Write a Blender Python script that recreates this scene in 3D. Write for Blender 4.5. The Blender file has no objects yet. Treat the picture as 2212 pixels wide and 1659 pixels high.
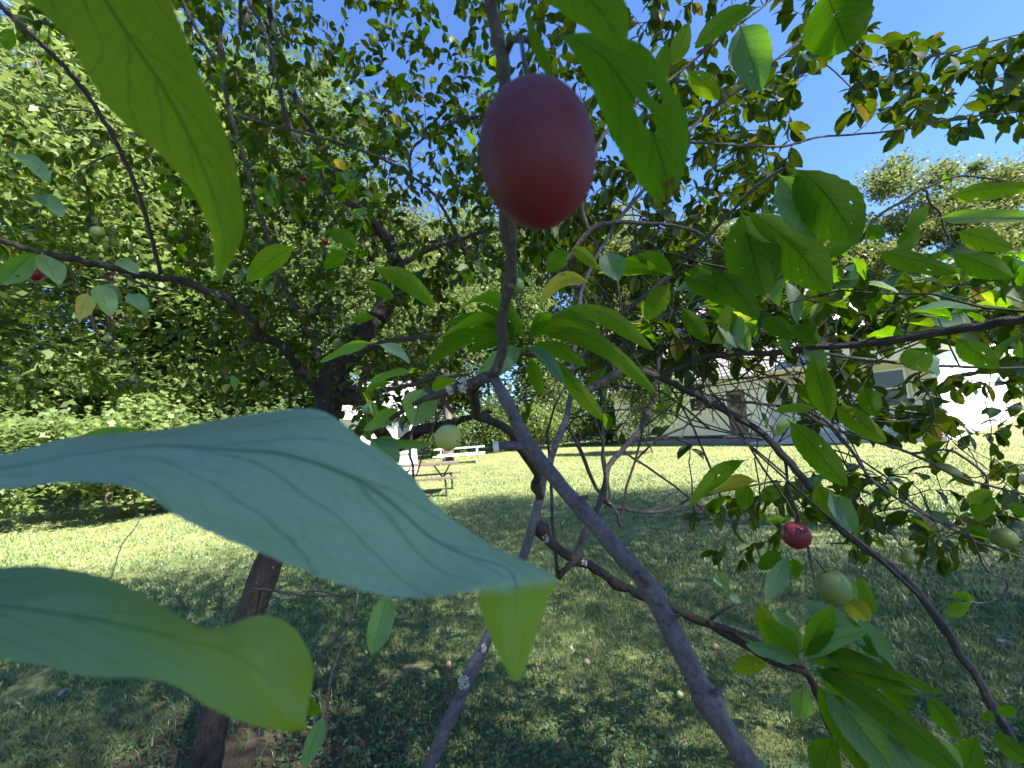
import bpy, math, random
import numpy as np
from mathutils import Vector, Matrix

rng = np.random.default_rng(11)
random.seed(11)
scene = bpy.context.scene
COL = scene.collection

# ------------------------------------------------------------------ camera, sky, sun, exposure
FPX = 928.0                      # focal length in pixels of a 2212 wide picture
PITCH, ROLL = math.radians(5.9), math.radians(4.0)
CAM = np.array([0.0, 0.0, 1.5])
_F = np.array([0, math.cos(PITCH), math.sin(PITCH)])
_R0 = np.array([1.0, 0, 0]); _U0 = np.array([0, -math.sin(PITCH), math.cos(PITCH)])
_R = math.cos(ROLL) * _R0 - math.sin(ROLL) * _U0
_U = math.sin(ROLL) * _R0 + math.cos(ROLL) * _U0
camd = bpy.data.cameras.new("camera"); cam = bpy.data.objects.new("camera", camd); COL.objects.link(cam)
camd.sensor_width = 36.0; camd.lens = 36.0 * FPX / 2212.0
camd.clip_start = 0.01; camd.clip_end = 2000
camd.dof.use_dof = True; camd.dof.focus_distance = 0.9; camd.dof.aperture_fstop = 10.5
cam.matrix_world = Matrix(((_R[0], _U[0], -_F[0], CAM[0]), (_R[1], _U[1], -_F[1], CAM[1]),
                           (_R[2], _U[2], -_F[2], CAM[2]), (0, 0, 0, 1)))
scene.camera = cam

SUN_EL = math.radians(47)
_h = np.array([0.80, -0.60]); _h /= np.linalg.norm(_h)
SUN = np.array([_h[0] * math.cos(SUN_EL), _h[1] * math.cos(SUN_EL), math.sin(SUN_EL)])
world = bpy.data.worlds.new("World"); scene.world = world; world.use_nodes = True
wn = world.node_tree.nodes; wl = world.node_tree.links
bg = wn["Background"]
sky = wn.new("ShaderNodeTexSky"); sky.sky_type = 'NISHITA'; sky.sun_disc = False
sky.sun_elevation = SUN_EL; sky.sun_rotation = math.atan2(_h[0], _h[1])
sky.air_density = 1.0; sky.dust_density = 0.2; sky.ozone_density = 3.0; sky.altitude = 200
bg.inputs[1].default_value = 0.066
wb = wn.new("ShaderNodeMix"); wb.data_type = 'RGBA'; wb.blend_type = 'MULTIPLY'; wb.inputs[0].default_value = 1.0
wb.inputs[7].default_value = (.66, .84, 1.15, 1)      # the phone's cold, saturated white balance
wl.new(sky.outputs[0], wb.inputs[6]); wl.new(wb.outputs[2], bg.inputs[0])
sund = bpy.data.lights.new("sun", 'SUN'); sund.energy = 5.0; sund.angle = math.radians(0.53)
sund.color = (1.0, 0.95, 0.86)
sun = bpy.data.objects.new("sun", sund); COL.objects.link(sun)
sun.rotation_euler = Vector(SUN).to_track_quat('Z', 'Y').to_euler(); sun.location = (20, -10, 30)
scene.view_settings.view_transform = 'Standard'; scene.view_settings.look = 'None'
scene.view_settings.exposure = 2.3; scene.view_settings.gamma = 1.0
scene.view_settings.use_curve_mapping = False
scene.cycles.max_bounces = 7; scene.cycles.transparent_max_bounces = 10
scene.cycles.transmission_bounces = 5; scene.cycles.diffuse_bounces = 3; scene.cycles.glossy_bounces = 2
scene.cycles.use_denoising = True

# ------------------------------------------------------------------ helpers
def P(x, y, d):                                   # a point d metres ahead along a sight line
    return CAM + d * (_F + (x - 1106) / FPX * _R + (829.5 - y) / FPX * _U)
def G(x, y):                                      # where a sight line meets the lawn
    r = _F + (x - 1106) / FPX * _R + (829.5 - y) / FPX * _U
    return CAM + r * (-CAM[2] / r[2])
def proj(p):
    q = np.asarray(p) - CAM
    d = q @ _F
    dd = np.where(d > 1e-3, d, 1e-3)
    return 1106 + FPX * (q @ _R) / dd, 829.5 - FPX * (q @ _U) / dd, d
def unit(v):
    v = np.asarray(v, float); n = np.linalg.norm(v)
    return v / n if n > 1e-9 else v

def mesh_np(name, V, F, uv=None, rnd=None, smooth=True):
    V = np.asarray(V, np.float32).reshape(-1, 3)
    me = bpy.data.meshes.new(name)
    if isinstance(F, np.ndarray):
        k = F.shape[1]; n = F.shape[0]
        me.vertices.add(len(V)); me.vertices.foreach_set("co", V.ravel())
        me.loops.add(n * k); me.loops.foreach_set("vertex_index", F.astype(np.int32).ravel())
        me.polygons.add(n)
        me.polygons.foreach_set("loop_start", np.arange(0, n * k, k, dtype=np.int32))
        me.polygons.foreach_set("loop_total", np.full(n, k, np.int32))
        me.update(calc_edges=True)
        li = F.astype(np.int64).ravel()
    else:
        me.from_pydata([tuple(map(float, v)) for v in V], [], [tuple(map(int, f)) for f in F])
        li = np.array([i for f in F for i in f], np.int64)
    if uv is not None:
        l = me.uv_layers.new(name="UVMap")
        l.data.foreach_set("uv", np.asarray(uv, np.float32)[li].ravel())
    if rnd is not None:
        a = me.attributes.new("rnd", 'FLOAT', 'POINT')
        a.data.foreach_set("value", np.asarray(rnd, np.float32))
    if smooth:
        me.polygons.foreach_set("use_smooth", np.ones(len(me.polygons), bool))
    me.validate(); me.update()
    return me

def link(name, me, mat=None, parent=None, loc=None, M=None):
    o = bpy.data.objects.new(name, me); COL.objects.link(o)
    if me is not None and mat is not None and not me.materials:
        for m in (mat if isinstance(mat, (list, tuple)) else [mat]): me.materials.append(m)
    if loc is not None: o.location = loc
    if M is not None: o.matrix_basis = M
    if parent is not None:
        o.parent = parent
        o.matrix_parent_inverse = parent.matrix_basis.inverted()
    return o
def tag(o, label=None, cat=None, group=None, kind=None):
    if label: o["label"] = label
    if cat: o["category"] = cat
    if group: o["group"] = group
    if kind: o["kind"] = kind
    return o
def thing(name, label, cat, loc, group=None):
    o = bpy.data.objects.new(name, None); COL.objects.link(o)
    o.empty_display_size = 0.05; o.location = tuple(map(float, loc))
    o.matrix_basis = Matrix.Translation(Vector(tuple(map(float, loc))))
    return tag(o, label, cat, group)

class MB:                                         # collects shapes into one mesh
    def __init__(s): s.V = []; s.F = []; s.n = 0
    def add(s, V, F):
        V = np.asarray(V, float).reshape(-1, 3)
        s.V.append(V); s.F += [tuple(i + s.n for i in f) for f in F]; s.n += len(V)
        return s
    def box(s, c, ax, ay, az):                    # centre and three half vectors
        c, ax, ay, az = map(np.asarray, (c, ax, ay, az))
        V = [c + i * ax + j * ay + k * az for k in (-1, 1) for j in (-1, 1) for i in (-1, 1)]
        return s.add(V, [(0, 2, 3, 1), (4, 5, 7, 6), (0, 1, 5, 4), (2, 6, 7, 3), (0, 4, 6, 2), (1, 3, 7, 5)])
    def tube(s, pts, rad, seg=8, cap=True, bump=0.0):
        V, F = tube(pts, rad, seg, cap, bump); return s.add(V, F)
    def build(s, name, mat, parent=None, smooth=False):
        return link(name, mesh_np(name, np.concatenate(s.V), s.F, smooth=smooth), mat, parent)

def catmull(pts, n):
    p = np.asarray(pts, float)
    if len(p) == 2: 
        t = np.linspace(0, 1, n)[:, None]; return p[0] * (1 - t) + p[1] * t
    q = np.vstack([2 * p[0] - p[1], p, 2 * p[-1] - p[-2]])
    k = len(p) - 1
    tt = np.linspace(0, k - 1e-9, n); i = tt.astype(int); f = (tt - i)[:, None]
    a, b, c, d = q[i], q[i + 1], q[i + 2], q[i + 3]
    return .5 * (2 * b + (c - a) * f + (2 * a - 5 * b + 4 * c - d) * f ** 2 + (3 * b - a - 3 * c + d) * f ** 3)

def tube(pts, rad, seg=8, cap=True, bump=0.0):
    p = np.asarray(pts, float); n = len(p)
    r = np.broadcast_to(np.asarray(rad, float), (n,))
    T = np.gradient(p, axis=0); T /= np.linalg.norm(T, axis=1)[:, None] + 1e-12
    ref = np.array([0, 0, 1.]) if abs(T[0][2]) < .9 else np.array([1., 0, 0])
    N = unit(np.cross(T[0], ref)); V = np.empty((n, seg, 3)); ang = np.arange(seg) * 2 * math.pi / seg
    for i in range(n):
        N = unit(N - T[i] * (N @ T[i])); B = np.cross(T[i], N)
        rr = r[i] * (1 + (bump * rng.uniform(-1, 1, seg) if bump else 0))
        V[i] = p[i] + (np.cos(ang) * rr)[:, None] * N + (np.sin(ang) * rr)[:, None] * B
    F = []
    for i in range(n - 1):
        for j in range(seg):
            k = (j + 1) % seg
            F.append((i * seg + j, i * seg + k, (i + 1) * seg + k, (i + 1) * seg + j))
    V = V.reshape(-1, 3)
    if cap:
        F.append(tuple(range(seg - 1, -1, -1))); F.append(tuple((n - 1) * seg + j for j in range(seg)))
    return V, F

# ------------------------------------------------------------------ materials
class NT:
    def __init__(s, name):
        s.m = bpy.data.materials.new(name); s.m.use_nodes = True
        s.t = s.m.node_tree; s.t.nodes.clear()
        s.out = s.n("ShaderNodeOutputMaterial")
    def n(s, typ, **kw):
        nd = s.t.nodes.new(typ)
        for k, v in kw.items():
            if k.startswith("i_"): nd.inputs[k[2:].replace("__", " ")].default_value = v
            elif k[0] == "i" and k[1:].isdigit(): nd.inputs[int(k[1:])].default_value = v
            else: setattr(nd, k, v)
        return nd
    def l(s, a, b): s.t.links.new(a, b)
    def math(s, op, a, b=None, clamp=False):
        nd = s.n("ShaderNodeMath", operation=op, use_clamp=clamp)
        for i, x in enumerate((a, b)):
            if x is None: continue
            if isinstance(x, (int, float)): nd.inputs[i].default_value = x
            else: s.l(x, nd.inputs[i])
        return nd.outputs[0]
    def ramp(s, fac, stops, interp='LINEAR'):
        nd = s.n("ShaderNodeValToRGB"); cr = nd.color_ramp; cr.interpolation = interp
        while len(cr.elements) < len(stops): cr.elements.new(0.5)
        for e, (p, c) in zip(cr.elements, stops):
            e.position = p; e.color = (c[0], c[1], c[2], 1) if not isinstance(c, (int, float)) else (c, c, c, 1)
        s.l(fac, nd.inputs[0]); return nd.outputs[0]
    def mix(s, fac, a, b, typ='MIX'):
        nd = s.n("ShaderNodeMix", data_type='RGBA', blend_type=typ)
        for i, x in ((0, fac), (6, a), (7, b)):
            if isinstance(x, (int, float)): nd.inputs[i].default_value = x
            elif isinstance(x, tuple): nd.inputs[i].default_value = (*x, 1)
            else: s.l(x, nd.inputs[i])
        return nd.outputs[2]
    def noise(s, vec, scale, detail=4, rough=.55, dist=0.0):
        nd = s.n("ShaderNodeTexNoise"); nd.inputs["Scale"].default_value = scale
        nd.inputs["Detail"].default_value = detail; nd.inputs["Roughness"].default_value = rough
        nd.inputs["Distortion"].default_value = dist
        if vec is not None: s.l(vec, nd.inputs["Vector"])
        return nd.outputs[0]
    def bump(s, h, strength=.3, dist=.01):
        nd = s.n("ShaderNodeBump"); nd.inputs["Strength"].default_value = strength
        nd.inputs["Distance"].default_value = dist; s.l(h, nd.inputs["Height"]); return nd.outputs[0]
    def bsdf(s, col, rough=.6, spec=.5, normal=None, **kw):
        b = s.n("ShaderNodeBsdfPrincipled")
        for nm, x in (("Base Color", col), ("Roughness", rough), ("Specular IOR Level", spec)):
            if isinstance(x, tuple): b.inputs[nm].default_value = (*x, 1)
            elif isinstance(x, (int, float)): b.inputs[nm].default_value = x
            else: s.l(x, b.inputs[nm])
        if normal is not None: s.l(normal, b.inputs["Normal"])
        for k, v in kw.items(): b.inputs[k.replace("_", " ")].default_value = v
        return b.outputs[0]
    def done(s, sh): s.l(sh, s.out.inputs[0]); return s.m

def leaf_material(name, holes=False, glaucous=0.0, brown=False, nvein=9.0, net_k=.35, backlit_tip=0.0, hole_k=1.0, tf=.48, dim=1.0, yw=.05, spots=False, bright=1.0):
    k = NT(name)
    uv = k.n("ShaderNodeUVMap").outputs[0]
    sep = k.n("ShaderNodeSeparateXYZ"); k.l(uv, sep.inputs[0])
    x, u = sep.outputs[0], sep.outputs[1]
    oi = k.n("ShaderNodeObjectInfo"); at = k.n("ShaderNodeAttribute", attribute_name="rnd")
    r = k.math('FRACT', k.math('ADD', at.outputs["Fac"], oi.outputs["Random"]))
    off = k.n("ShaderNodeCombineXYZ"); k.l(k.math('MULTIPLY', r, 37.0), off.inputs[0]); k.l(k.math('MULTIPLY', r, 91.0), off.inputs[1])
    uvo = k.n("ShaderNodeVectorMath", operation='ADD'); k.l(uv, uvo.inputs[0]); k.l(off.outputs[0], uvo.inputs[1])
    uvo = uvo.outputs[0]
    a = k.math('MULTIPLY', k.math('ABSOLUTE', k.math('SUBTRACT', x, .5)), 2.0)
    nz = k.noise(uvo, 6, 3)
    mid = k.math('SUBTRACT', 1.0, k.math('SMOOTH_MIN', k.math('DIVIDE', a, .05), 1.0), True)
    t = k.math('ADD', k.math('SUBTRACT', k.math('MULTIPLY', u, nvein), k.math('MULTIPLY', a, 2.3)), k.math('MULTIPLY', nz, 1.1 if nvein > 8 else .55))
    pp = k.math('PINGPONG', t, .5)
    side = k.math('SUBTRACT', 1.0, k.math('DIVIDE', pp, k.math('SUBTRACT', .085, k.math('MULTIPLY', a, .05))), True)
    vor = k.n("ShaderNodeTexVoronoi", feature='DISTANCE_TO_EDGE'); vor.inputs["Scale"].default_value = 20
    k.l(uvo, vor.inputs["Vector"])
    net = k.math('MULTIPLY', k.math('SUBTRACT', 1.0, k.math('DIVIDE', vor.outputs[0], .07), True), net_k)
    vein = k.math('MAXIMUM', k.math('MAXIMUM', mid, k.math('MULTIPLY', side, .8 if nvein > 8 else .6)), net)
    top = k.ramp(r, [(0, (.022, .058, .020)), (.45, (.034, .082, .022)), (.85, (.052, .112, .024)), (.955, (.075, .13, .026)), (.985, (.20, .20, .028))])
    und = k.ramp(r, [(0, (.034, .075, .008)), (.6, (.05, .10, .009)), (.95, (.075, .125, .012)), (.985, (.26, .24, .05))])
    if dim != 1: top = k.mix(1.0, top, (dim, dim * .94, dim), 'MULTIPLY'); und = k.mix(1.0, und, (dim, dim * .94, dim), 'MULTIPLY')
    geo = k.n("ShaderNodeNewGeometry")
    if glaucous: top = k.mix(glaucous, top, (.25, .40, .46))
    col = k.mix(geo.outputs["Backfacing"], top, und)
    mott = k.noise(uvo, 3.2, 5, .6)
    col = k.mix(k.ramp(mott, [(.35, 0), (.75, .5)]), col, (.085, .15, .03))
    col = k.mix(k.math('MULTIPLY', vein, .7), col, (.018, .036, .010))
    tr = k.ramp(r, [(0, (.12, .30, .003)), (.6, (.20, .42, .004)), (.955, (.32, .50, .008)), (.985, (.6, .5, .05))])
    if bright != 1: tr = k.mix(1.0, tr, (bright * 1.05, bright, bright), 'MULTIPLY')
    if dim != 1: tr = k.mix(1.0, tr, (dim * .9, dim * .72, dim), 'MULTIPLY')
    tr = k.mix(k.math('MULTIPLY', vein, .75), tr, (.03, .07, .01))
    if backlit_tip:  # backlit glow towards the leaf tip, painted into colour and translucency
        tip_glow = k.ramp(k.math('ADD', u, k.math('MULTIPLY', k.math('SUBTRACT', mott, .5), .08)), [(backlit_tip, 0), (backlit_tip + yw, .9)])
        col = k.mix(tip_glow, col, (.085, .16, .006)); tr = k.mix(tip_glow, tr, (.52, .72, .008))
    if spots:
        sv = k.n("ShaderNodeTexVoronoi"); sv.inputs["Scale"].default_value = 4.2; k.l(uv, sv.inputs["Vector"])
        sm = k.ramp(sv.outputs["Distance"], [(.035, .9), (.06, 0)]); col = k.mix(sm, col, (.16, .085, .05))
        pal = k.ramp(k.noise(uv, 2.6, 4, .65), [(.4, 0), (.7, .35)]); col = k.mix(pal, col, (.15, .24, .20))
    if brown:
        bm = k.math('MULTIPLY', k.ramp(k.noise(uv, 5.5, 3), [(.50, 0), (.58, 1)]), k.ramp(u, [(.84, 0), (.88, .95)]))
        col = k.mix(bm, col, (.13, .05, .02)); tr = k.mix(bm, tr, (.16, .05, .02))
    hgt = k.math('ADD', k.math('MULTIPLY', vein, -1.0), k.math('MULTIPLY', mott, .8))
    nrm = k.bump(hgt, .22, .0008)
    rg = k.math('ADD', k.math('MULTIPLY', geo.outputs["Backfacing"], .2), .5)
    sp = k.math('SUBTRACT', .45, k.math('MULTIPLY', geo.outputs["Backfacing"], .40))
    b = k.bsdf(col, rg, sp, nrm)
    tl = k.n("ShaderNodeBsdfTranslucent"); k.l(tr, tl.inputs[0]); k.l(nrm, tl.inputs[1])
    mx = k.n("ShaderNodeMixShader"); mx.inputs[0].default_value = tf
    k.l(b, mx.inputs[1]); k.l(tl.outputs[0], mx.inputs[2])
    sh = mx.outputs[0]
    if holes:
        v2 = k.n("ShaderNodeTexVoronoi"); v2.inputs["Scale"].default_value = 5.5 / hole_k; v2.inputs["Randomness"].default_value = 1
        dn = k.n("ShaderNodeVectorMath", operation='ADD'); k.l(uvo, dn.inputs[0])
        ns = k.n("ShaderNodeTexNoise"); ns.inputs["Scale"].default_value = 9; k.l(uvo, ns.inputs["Vector"])
        sc = k.n("ShaderNodeVectorMath", operation='SCALE'); sc.inputs[3].default_value = .12; k.l(ns.outputs[1], sc.inputs[0])
        k.l(sc.outputs[0], dn.inputs[1]); k.l(dn.outputs[0], v2.inputs["Vector"])
        gate = k.n("ShaderNodeSeparateColor"); k.l(v2.outputs["Color"], gate.inputs[0])
        rad = k.math('MULTIPLY', k.math('SUBTRACT', gate.outputs[0], .68 if hole_k == 1 else .45, True), .62)
        hole = k.math('LESS_THAN', v2.outputs["Distance"], rad)
        tp = k.n("ShaderNodeBsdfTransparent"); m2 = k.n("ShaderNodeMixShader")
        k.l(hole, m2.inputs[0]); k.l(sh, m2.inputs[1]); k.l(tp.outputs[0], m2.inputs[2]); sh = m2.outputs[0]
    return k.done(sh)

def crown_material(name, stops, trans, tf=.4):
    k = NT(name)
    at = k.n("ShaderNodeAttribute", attribute_name="rnd")
    col = k.ramp(at.outputs["Fac"], stops)
    b = k.bsdf(col, .5, .4)
    tl = k.n("ShaderNodeBsdfTranslucent"); k.l(k.mix(.5, col, trans), tl.inputs[0])
    mx = k.n("ShaderNodeMixShader"); mx.inputs[0].default_value = tf
    k.l(b, mx.inputs[1]); k.l(tl.outputs[0], mx.inputs[2])
    return k.done(mx.outputs[0])

def bark_material(name, c0, c1, scale, bump, rough=.75, spec=.3, lichen=None, stretch=.25):
    k = NT(name)
    tc = k.n("ShaderNodeTexCoord").outputs["Object"]
    mp = k.n("ShaderNodeMapping"); mp.inputs["Scale"].default_value = (1, 1, stretch); k.l(tc, mp.inputs[0])
    n1 = k.noise(mp.outputs[0], scale, 6, .65, .6); n2 = k.noise(tc, scale * .25, 3)
    f = k.math('ADD', k.math('MULTIPLY', n1, .65), k.math('MULTIPLY', n2, .35))
    col = k.ramp(f, [(.3, c0), (.72, c1)])
    if lichen:
        n3 = k.noise(tc, lichen[1], 4, .6)
        col = k.mix(k.ramp(n3, [(lichen[2], 0), (lichen[2] + .05, .85)]), col, lichen[0])
    return k.done(k.bsdf(col, rough, spec, k.bump(n1, bump, .01)))

def plain(name, col, rough=.6, spec=.4, var=.15, scale=3.0, bump=0.0):
    k = NT(name); tc = k.n("ShaderNodeTexCoord").outputs["Object"]
    n1 = k.noise(tc, scale, 5, .6)
    lo = tuple(c * (1 - var) for c in col); hi = tuple(min(1, c * (1 + var)) for c in col)
    return k.done(k.bsdf(k.ramp(n1, [(.3, lo), (.7, hi)]), rough, spec, k.bump(n1, bump, .01) if bump else None))

M = {}
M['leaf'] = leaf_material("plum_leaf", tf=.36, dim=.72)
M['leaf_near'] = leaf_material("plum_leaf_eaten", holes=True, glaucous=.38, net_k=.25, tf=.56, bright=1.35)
M['leaf_hero'] = leaf_material("plum_leaf_smooth", glaucous=.9, nvein=6.0, net_k=.2, backlit_tip=.79, spots=True)
M['leaf_low'] = leaf_material("plum_leaf_low", glaucous=.38, nvein=6.0, net_k=.2, backlit_tip=.25, yw=.7, spots=True)
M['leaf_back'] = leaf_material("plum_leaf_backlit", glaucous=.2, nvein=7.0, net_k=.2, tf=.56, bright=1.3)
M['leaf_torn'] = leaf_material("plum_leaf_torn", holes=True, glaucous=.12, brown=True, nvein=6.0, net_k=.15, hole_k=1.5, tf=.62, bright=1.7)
M['bark'] = bark_material("bark_rough", (.006, .005, .005), (.055, .046, .044), 70, 1.0, lichen=((.17, .18, .16), 22, .66), stretch=.35)
M['bark_twig'] = bark_material("bark_twig", (.009, .007, .009), (.045, .035, .038), 420, .6, .5, .45)
M['bark_branch'] = bark_material("bark_branch", (.022, .017, .022), (.13, .105, .115), 300, .9, .55, .4, lichen=((.24, .24, .26), 90, .62))
M['bark_smooth'] = bark_material("bark_smooth", (.035, .030, .048), (.135, .12, .18), 260, .7, .42, .5, lichen=((.03, .024, .028), 110, .60), stretch=.7)
M['trunk_far'] = bark_material("bark_far", (.05, .04, .035), (.17, .14, .12), 12, .6)
# ------------------------------------------------------------------ lawn
TRUNK_BASE = P(428, 1700, 1.9); TRUNK_BASE[2] = 0
DIRT = G(1545, 1108)
def ground_material():
    k = NT("lawn_soil")
    tc = k.n("ShaderNodeTexCoord").outputs["Object"]
    n1 = k.noise(tc, 1.1, 6, .6); n2 = k.noise(tc, 22, 5, .7); n3 = k.noise(tc, 140, 3, .7)
    g = k.mix(n2, (.07, .10, .03), (.20, .22, .08))
    g = k.mix(k.ramp(n3, [(.3, 0), (.75, .6)]), g, (.33, .31, .13))
    soil = k.mix(n2, (.035, .024, .017), (.12, .085, .06))
    def near(p, r0, r1):
        d = k.n("ShaderNodeVectorMath", operation='DISTANCE'); k.l(tc, d.inputs[0]); d.inputs[1].default_value = tuple(p)
        w = k.math('ADD', d.outputs["Value"], k.math('MULTIPLY', k.math('SUBTRACT', k.noise(tc, 2.5, 5), .5), 1.3))
        return k.ramp(k.math('DIVIDE', w, 10.0), [(r0 / 10, 1), (r1 / 10, 0)])
    f = k.math('MAXIMUM', near(TRUNK_BASE, .7, 1.5), near(DIRT, .35, .9))
    f = k.math('MAXIMUM', f, k.ramp(n1, [(.60, 0), (.68, .75)]))
    col = k.mix(f, g, soil)
    return k.done(k.bsdf(col, .9, .2, k.bump(n2, .7, .03)))
M['lawn'] = ground_material()
n = 90
gx = np.sign(np.linspace(-1, 1, n)) * np.abs(np.linspace(-1, 1, n)) ** 2.6 * 500
XX, YY = np.meshgrid(gx, gx + 0)
def lawn_z(x, y):
    r = np.hypot(x, y)
    return 0.02 * np.sin(x * .9 + .4) * np.sin(y * .7) * np.clip(r / 4, 0, 1)
V = np.stack([XX, YY, lawn_z(XX, YY)], -1).reshape(-1, 3)
I = np.arange(n * n).reshape(n, n)
F = np.stack([I[:-1, :-1], I[:-1, 1:], I[1:, 1:], I[1:, :-1]], -1).reshape(-1, 4)
tag(link("lawn", mesh_np("lawn", V, F), M['lawn']), "mown lawn in dappled shade near and in sun beyond", kind="structure")

def grass_material():
    k = NT("grass_blades")
    at = k.n("ShaderNodeAttribute", attribute_name="rnd")
    col = k.ramp(at.outputs["Fac"], [(0, (.055, .11, .045)), (.35, (.11, .185, .068)), (.7, (.195, .265, .09)), (.9, (.31, .33, .13)), (1, (.44, .39, .21))])
    b = k.bsdf(col, .38, .6)
    tl = k.n("ShaderNodeBsdfTranslucent"); k.l(col, tl.inputs[0])
    mx = k.n("ShaderNodeMixShader"); mx.inputs[0].default_value = .3
    k.l(b, mx.inputs[1]); k.l(tl.outputs[0], mx.inputs[2])
    return k.done(mx.outputs[0])
M['grass'] = grass_material()

def value_noise(x, y, s, seed):
    r = np.random.default_rng(seed); g = r.random((64, 64))
    u, v = x / s, y / s; i, j = np.floor(u).astype(int), np.floor(v).astype(int); a, b = u - i, v - j
    a, b = a * a * (3 - 2 * a), b * b * (3 - 2 * b)
    return (g[i % 64, j % 64] * (1 - a) * (1 - b) + g[(i + 1) % 64, j % 64] * a * (1 - b)
            + g[i % 64, (j + 1) % 64] * (1 - a) * b + g[(i + 1) % 64, (j + 1) % 64] * a * b)

def grass(N):
    r = np.exp(rng.uniform(math.log(.9), math.log(34), N)); th = rng.uniform(-1.15, 1.15, N)
    x, y = r * np.sin(th), r * np.cos(th)
    keep = value_noise(x, y, .7, 1) * .6 + value_noise(x, y, .23, 2) * .4
    soil = np.minimum(np.hypot(x - TRUNK_BASE[0], y - TRUNK_BASE[1]) / 1.3, np.hypot(x - DIRT[0], y - DIRT[1]) / .9)
    k = (keep > .2) & (rng.random(N) < np.clip(soil, .12, 1)); x, y, r = x[k], y[k], r[k]; n = len(x)
    s = np.clip(r / 2.8, .8, 2.8)
    H = rng.uniform(.025, .06, n) * np.clip(s, .8, 1.15) * (0.6 + .8 * value_noise(x, y, .5, 5)); W = rng.uniform(.0018, .0035, n) * s
    a = rng.uniform(0, 2 * math.pi, n); lean = rng.uniform(.2, 1.1, n) * H; b = rng.uniform(0, 2 * math.pi, n)
    z = lawn_z(x, y); base = np.stack([x, y, z - .004], 1)
    sd = np.stack([np.cos(a), np.sin(a), 0 * a], 1) * W[:, None]
    ld = np.stack([np.cos(b), np.sin(b), 0 * b], 1) * lean[:, None]
    up = np.stack([0 * H, 0 * H, H], 1)
    V = np.stack([base - sd, base + sd, base + ld * .35 + up * .6 + sd * .8, base + ld * .35 + up * .6 - sd * .8,
                  base + ld + up * .92 + sd * .12, base + ld + up * .92 - sd * .12], 1)
    i6 = np.arange(n)[:, None] * 6
    F = np.concatenate([i6 + np.array([[0, 1, 2, 3]]), i6 + np.array([[3, 2, 4, 5]])])
    c = np.clip(rng.beta(2, 2.6, n) * .75 + .35 * (value_noise(x, y, 1.6, 9) - .3), 0, 1)
    return V.reshape(-1, 3), F, np.repeat(c, 6)
V, F, c = grass(330000)
tag(link("grass", mesh_np("grass", V, F, rnd=c), M['grass']), "short grass blades covering the lawn", "grass", kind="stuff")

def clover(N):                                    # broad little leaves between the blades
    r = np.exp(rng.uniform(math.log(1.0), math.log(7), N)); th = rng.uniform(-1.1, 1.1, N)
    x, y = r * np.sin(th), r * np.cos(th)
    k = value_noise(x, y, .45, 21) * .6 + value_noise(x, y, .14, 22) * .4 > .5; x, y = x[k], y[k]; n = len(x)
    s = rng.uniform(.006, .016, n); z = rng.uniform(.012, .05, n) + lawn_z(x, y)
    c = np.stack([x, y, z], 1); nn = np.stack([rng.normal(0, .35, n), rng.normal(0, .35, n), np.ones(n)], 1)
    nn /= np.linalg.norm(nn, axis=1)[:, None]
    a = rng.uniform(0, 6.28, n); t = np.stack([np.cos(a), np.sin(a), 0 * a], 1)
    t -= nn * (t * nn).sum(1)[:, None]; b = np.cross(nn, t); t *= s[:, None]; b *= s[:, None] * .6
    V = np.stack([c - t, c - t * .3 - b, c + t * .6 - b * .8, c + t, c + t * .6 + b * .8, c - t * .3 + b], 1)
    F = np.arange(n * 6).reshape(n, 6)
    return V.reshape(-1, 3), F, np.repeat(rng.beta(2, 3, n) * .6, 6)
V, F, c = clover(42000)
tag(link("clover", mesh_np("clover", V, F, rnd=c, smooth=False), M['grass']), "low clover and broadleaf weeds among the near grass", "clover", kind="stuff")

# ------------------------------------------------------------------ houses
def siding_mat(name, col): return plain(name, col, .55, .35, .07, 2.0)
M['tan'] = siding_mat("siding_tan", (.78, .73, .64)); M['white'] = plain("white_paint", (.80, .80, .78), .5, .4, .04, 2)
M['shingle'] = plain("roof_shingle", (.40, .35, .35), .85, .2, .3, 6, .4)
M['glass'] = NT("window_glass"); M['glass'] = M['glass'].done(M['glass'].bsdf((.025, .03, .033), .06, .6))
M['concrete'] = plain("concrete", (.52, .51, .48), .85, .2, .12, 6, .2)
M['foundation'] = plain("foundation", (.22, .23, .25), .85, .2, .15, 5, .2)
M['brick'] = plain("chimney_brick", (.36, .13, .09), .8, .2, .25, 9, .3)
M['wood_grey'] = plain("weathered_wood", (.30, .28, .25), .75, .2, .25, 14, .3)
M['wood_white'] = plain("painted_wood", (.62, .62, .62), .6, .3, .1, 8)
M['wood_brown'] = plain("brown_planks", (.13, .10, .075), .75, .2, .3, 14, .3)
M['steel'] = plain("dark_steel", (.035, .035, .038), .45, .5, .2, 20)
M['door'] = plain("door_paint", (.16, .12, .10), .5, .4, .15, 6)

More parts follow.
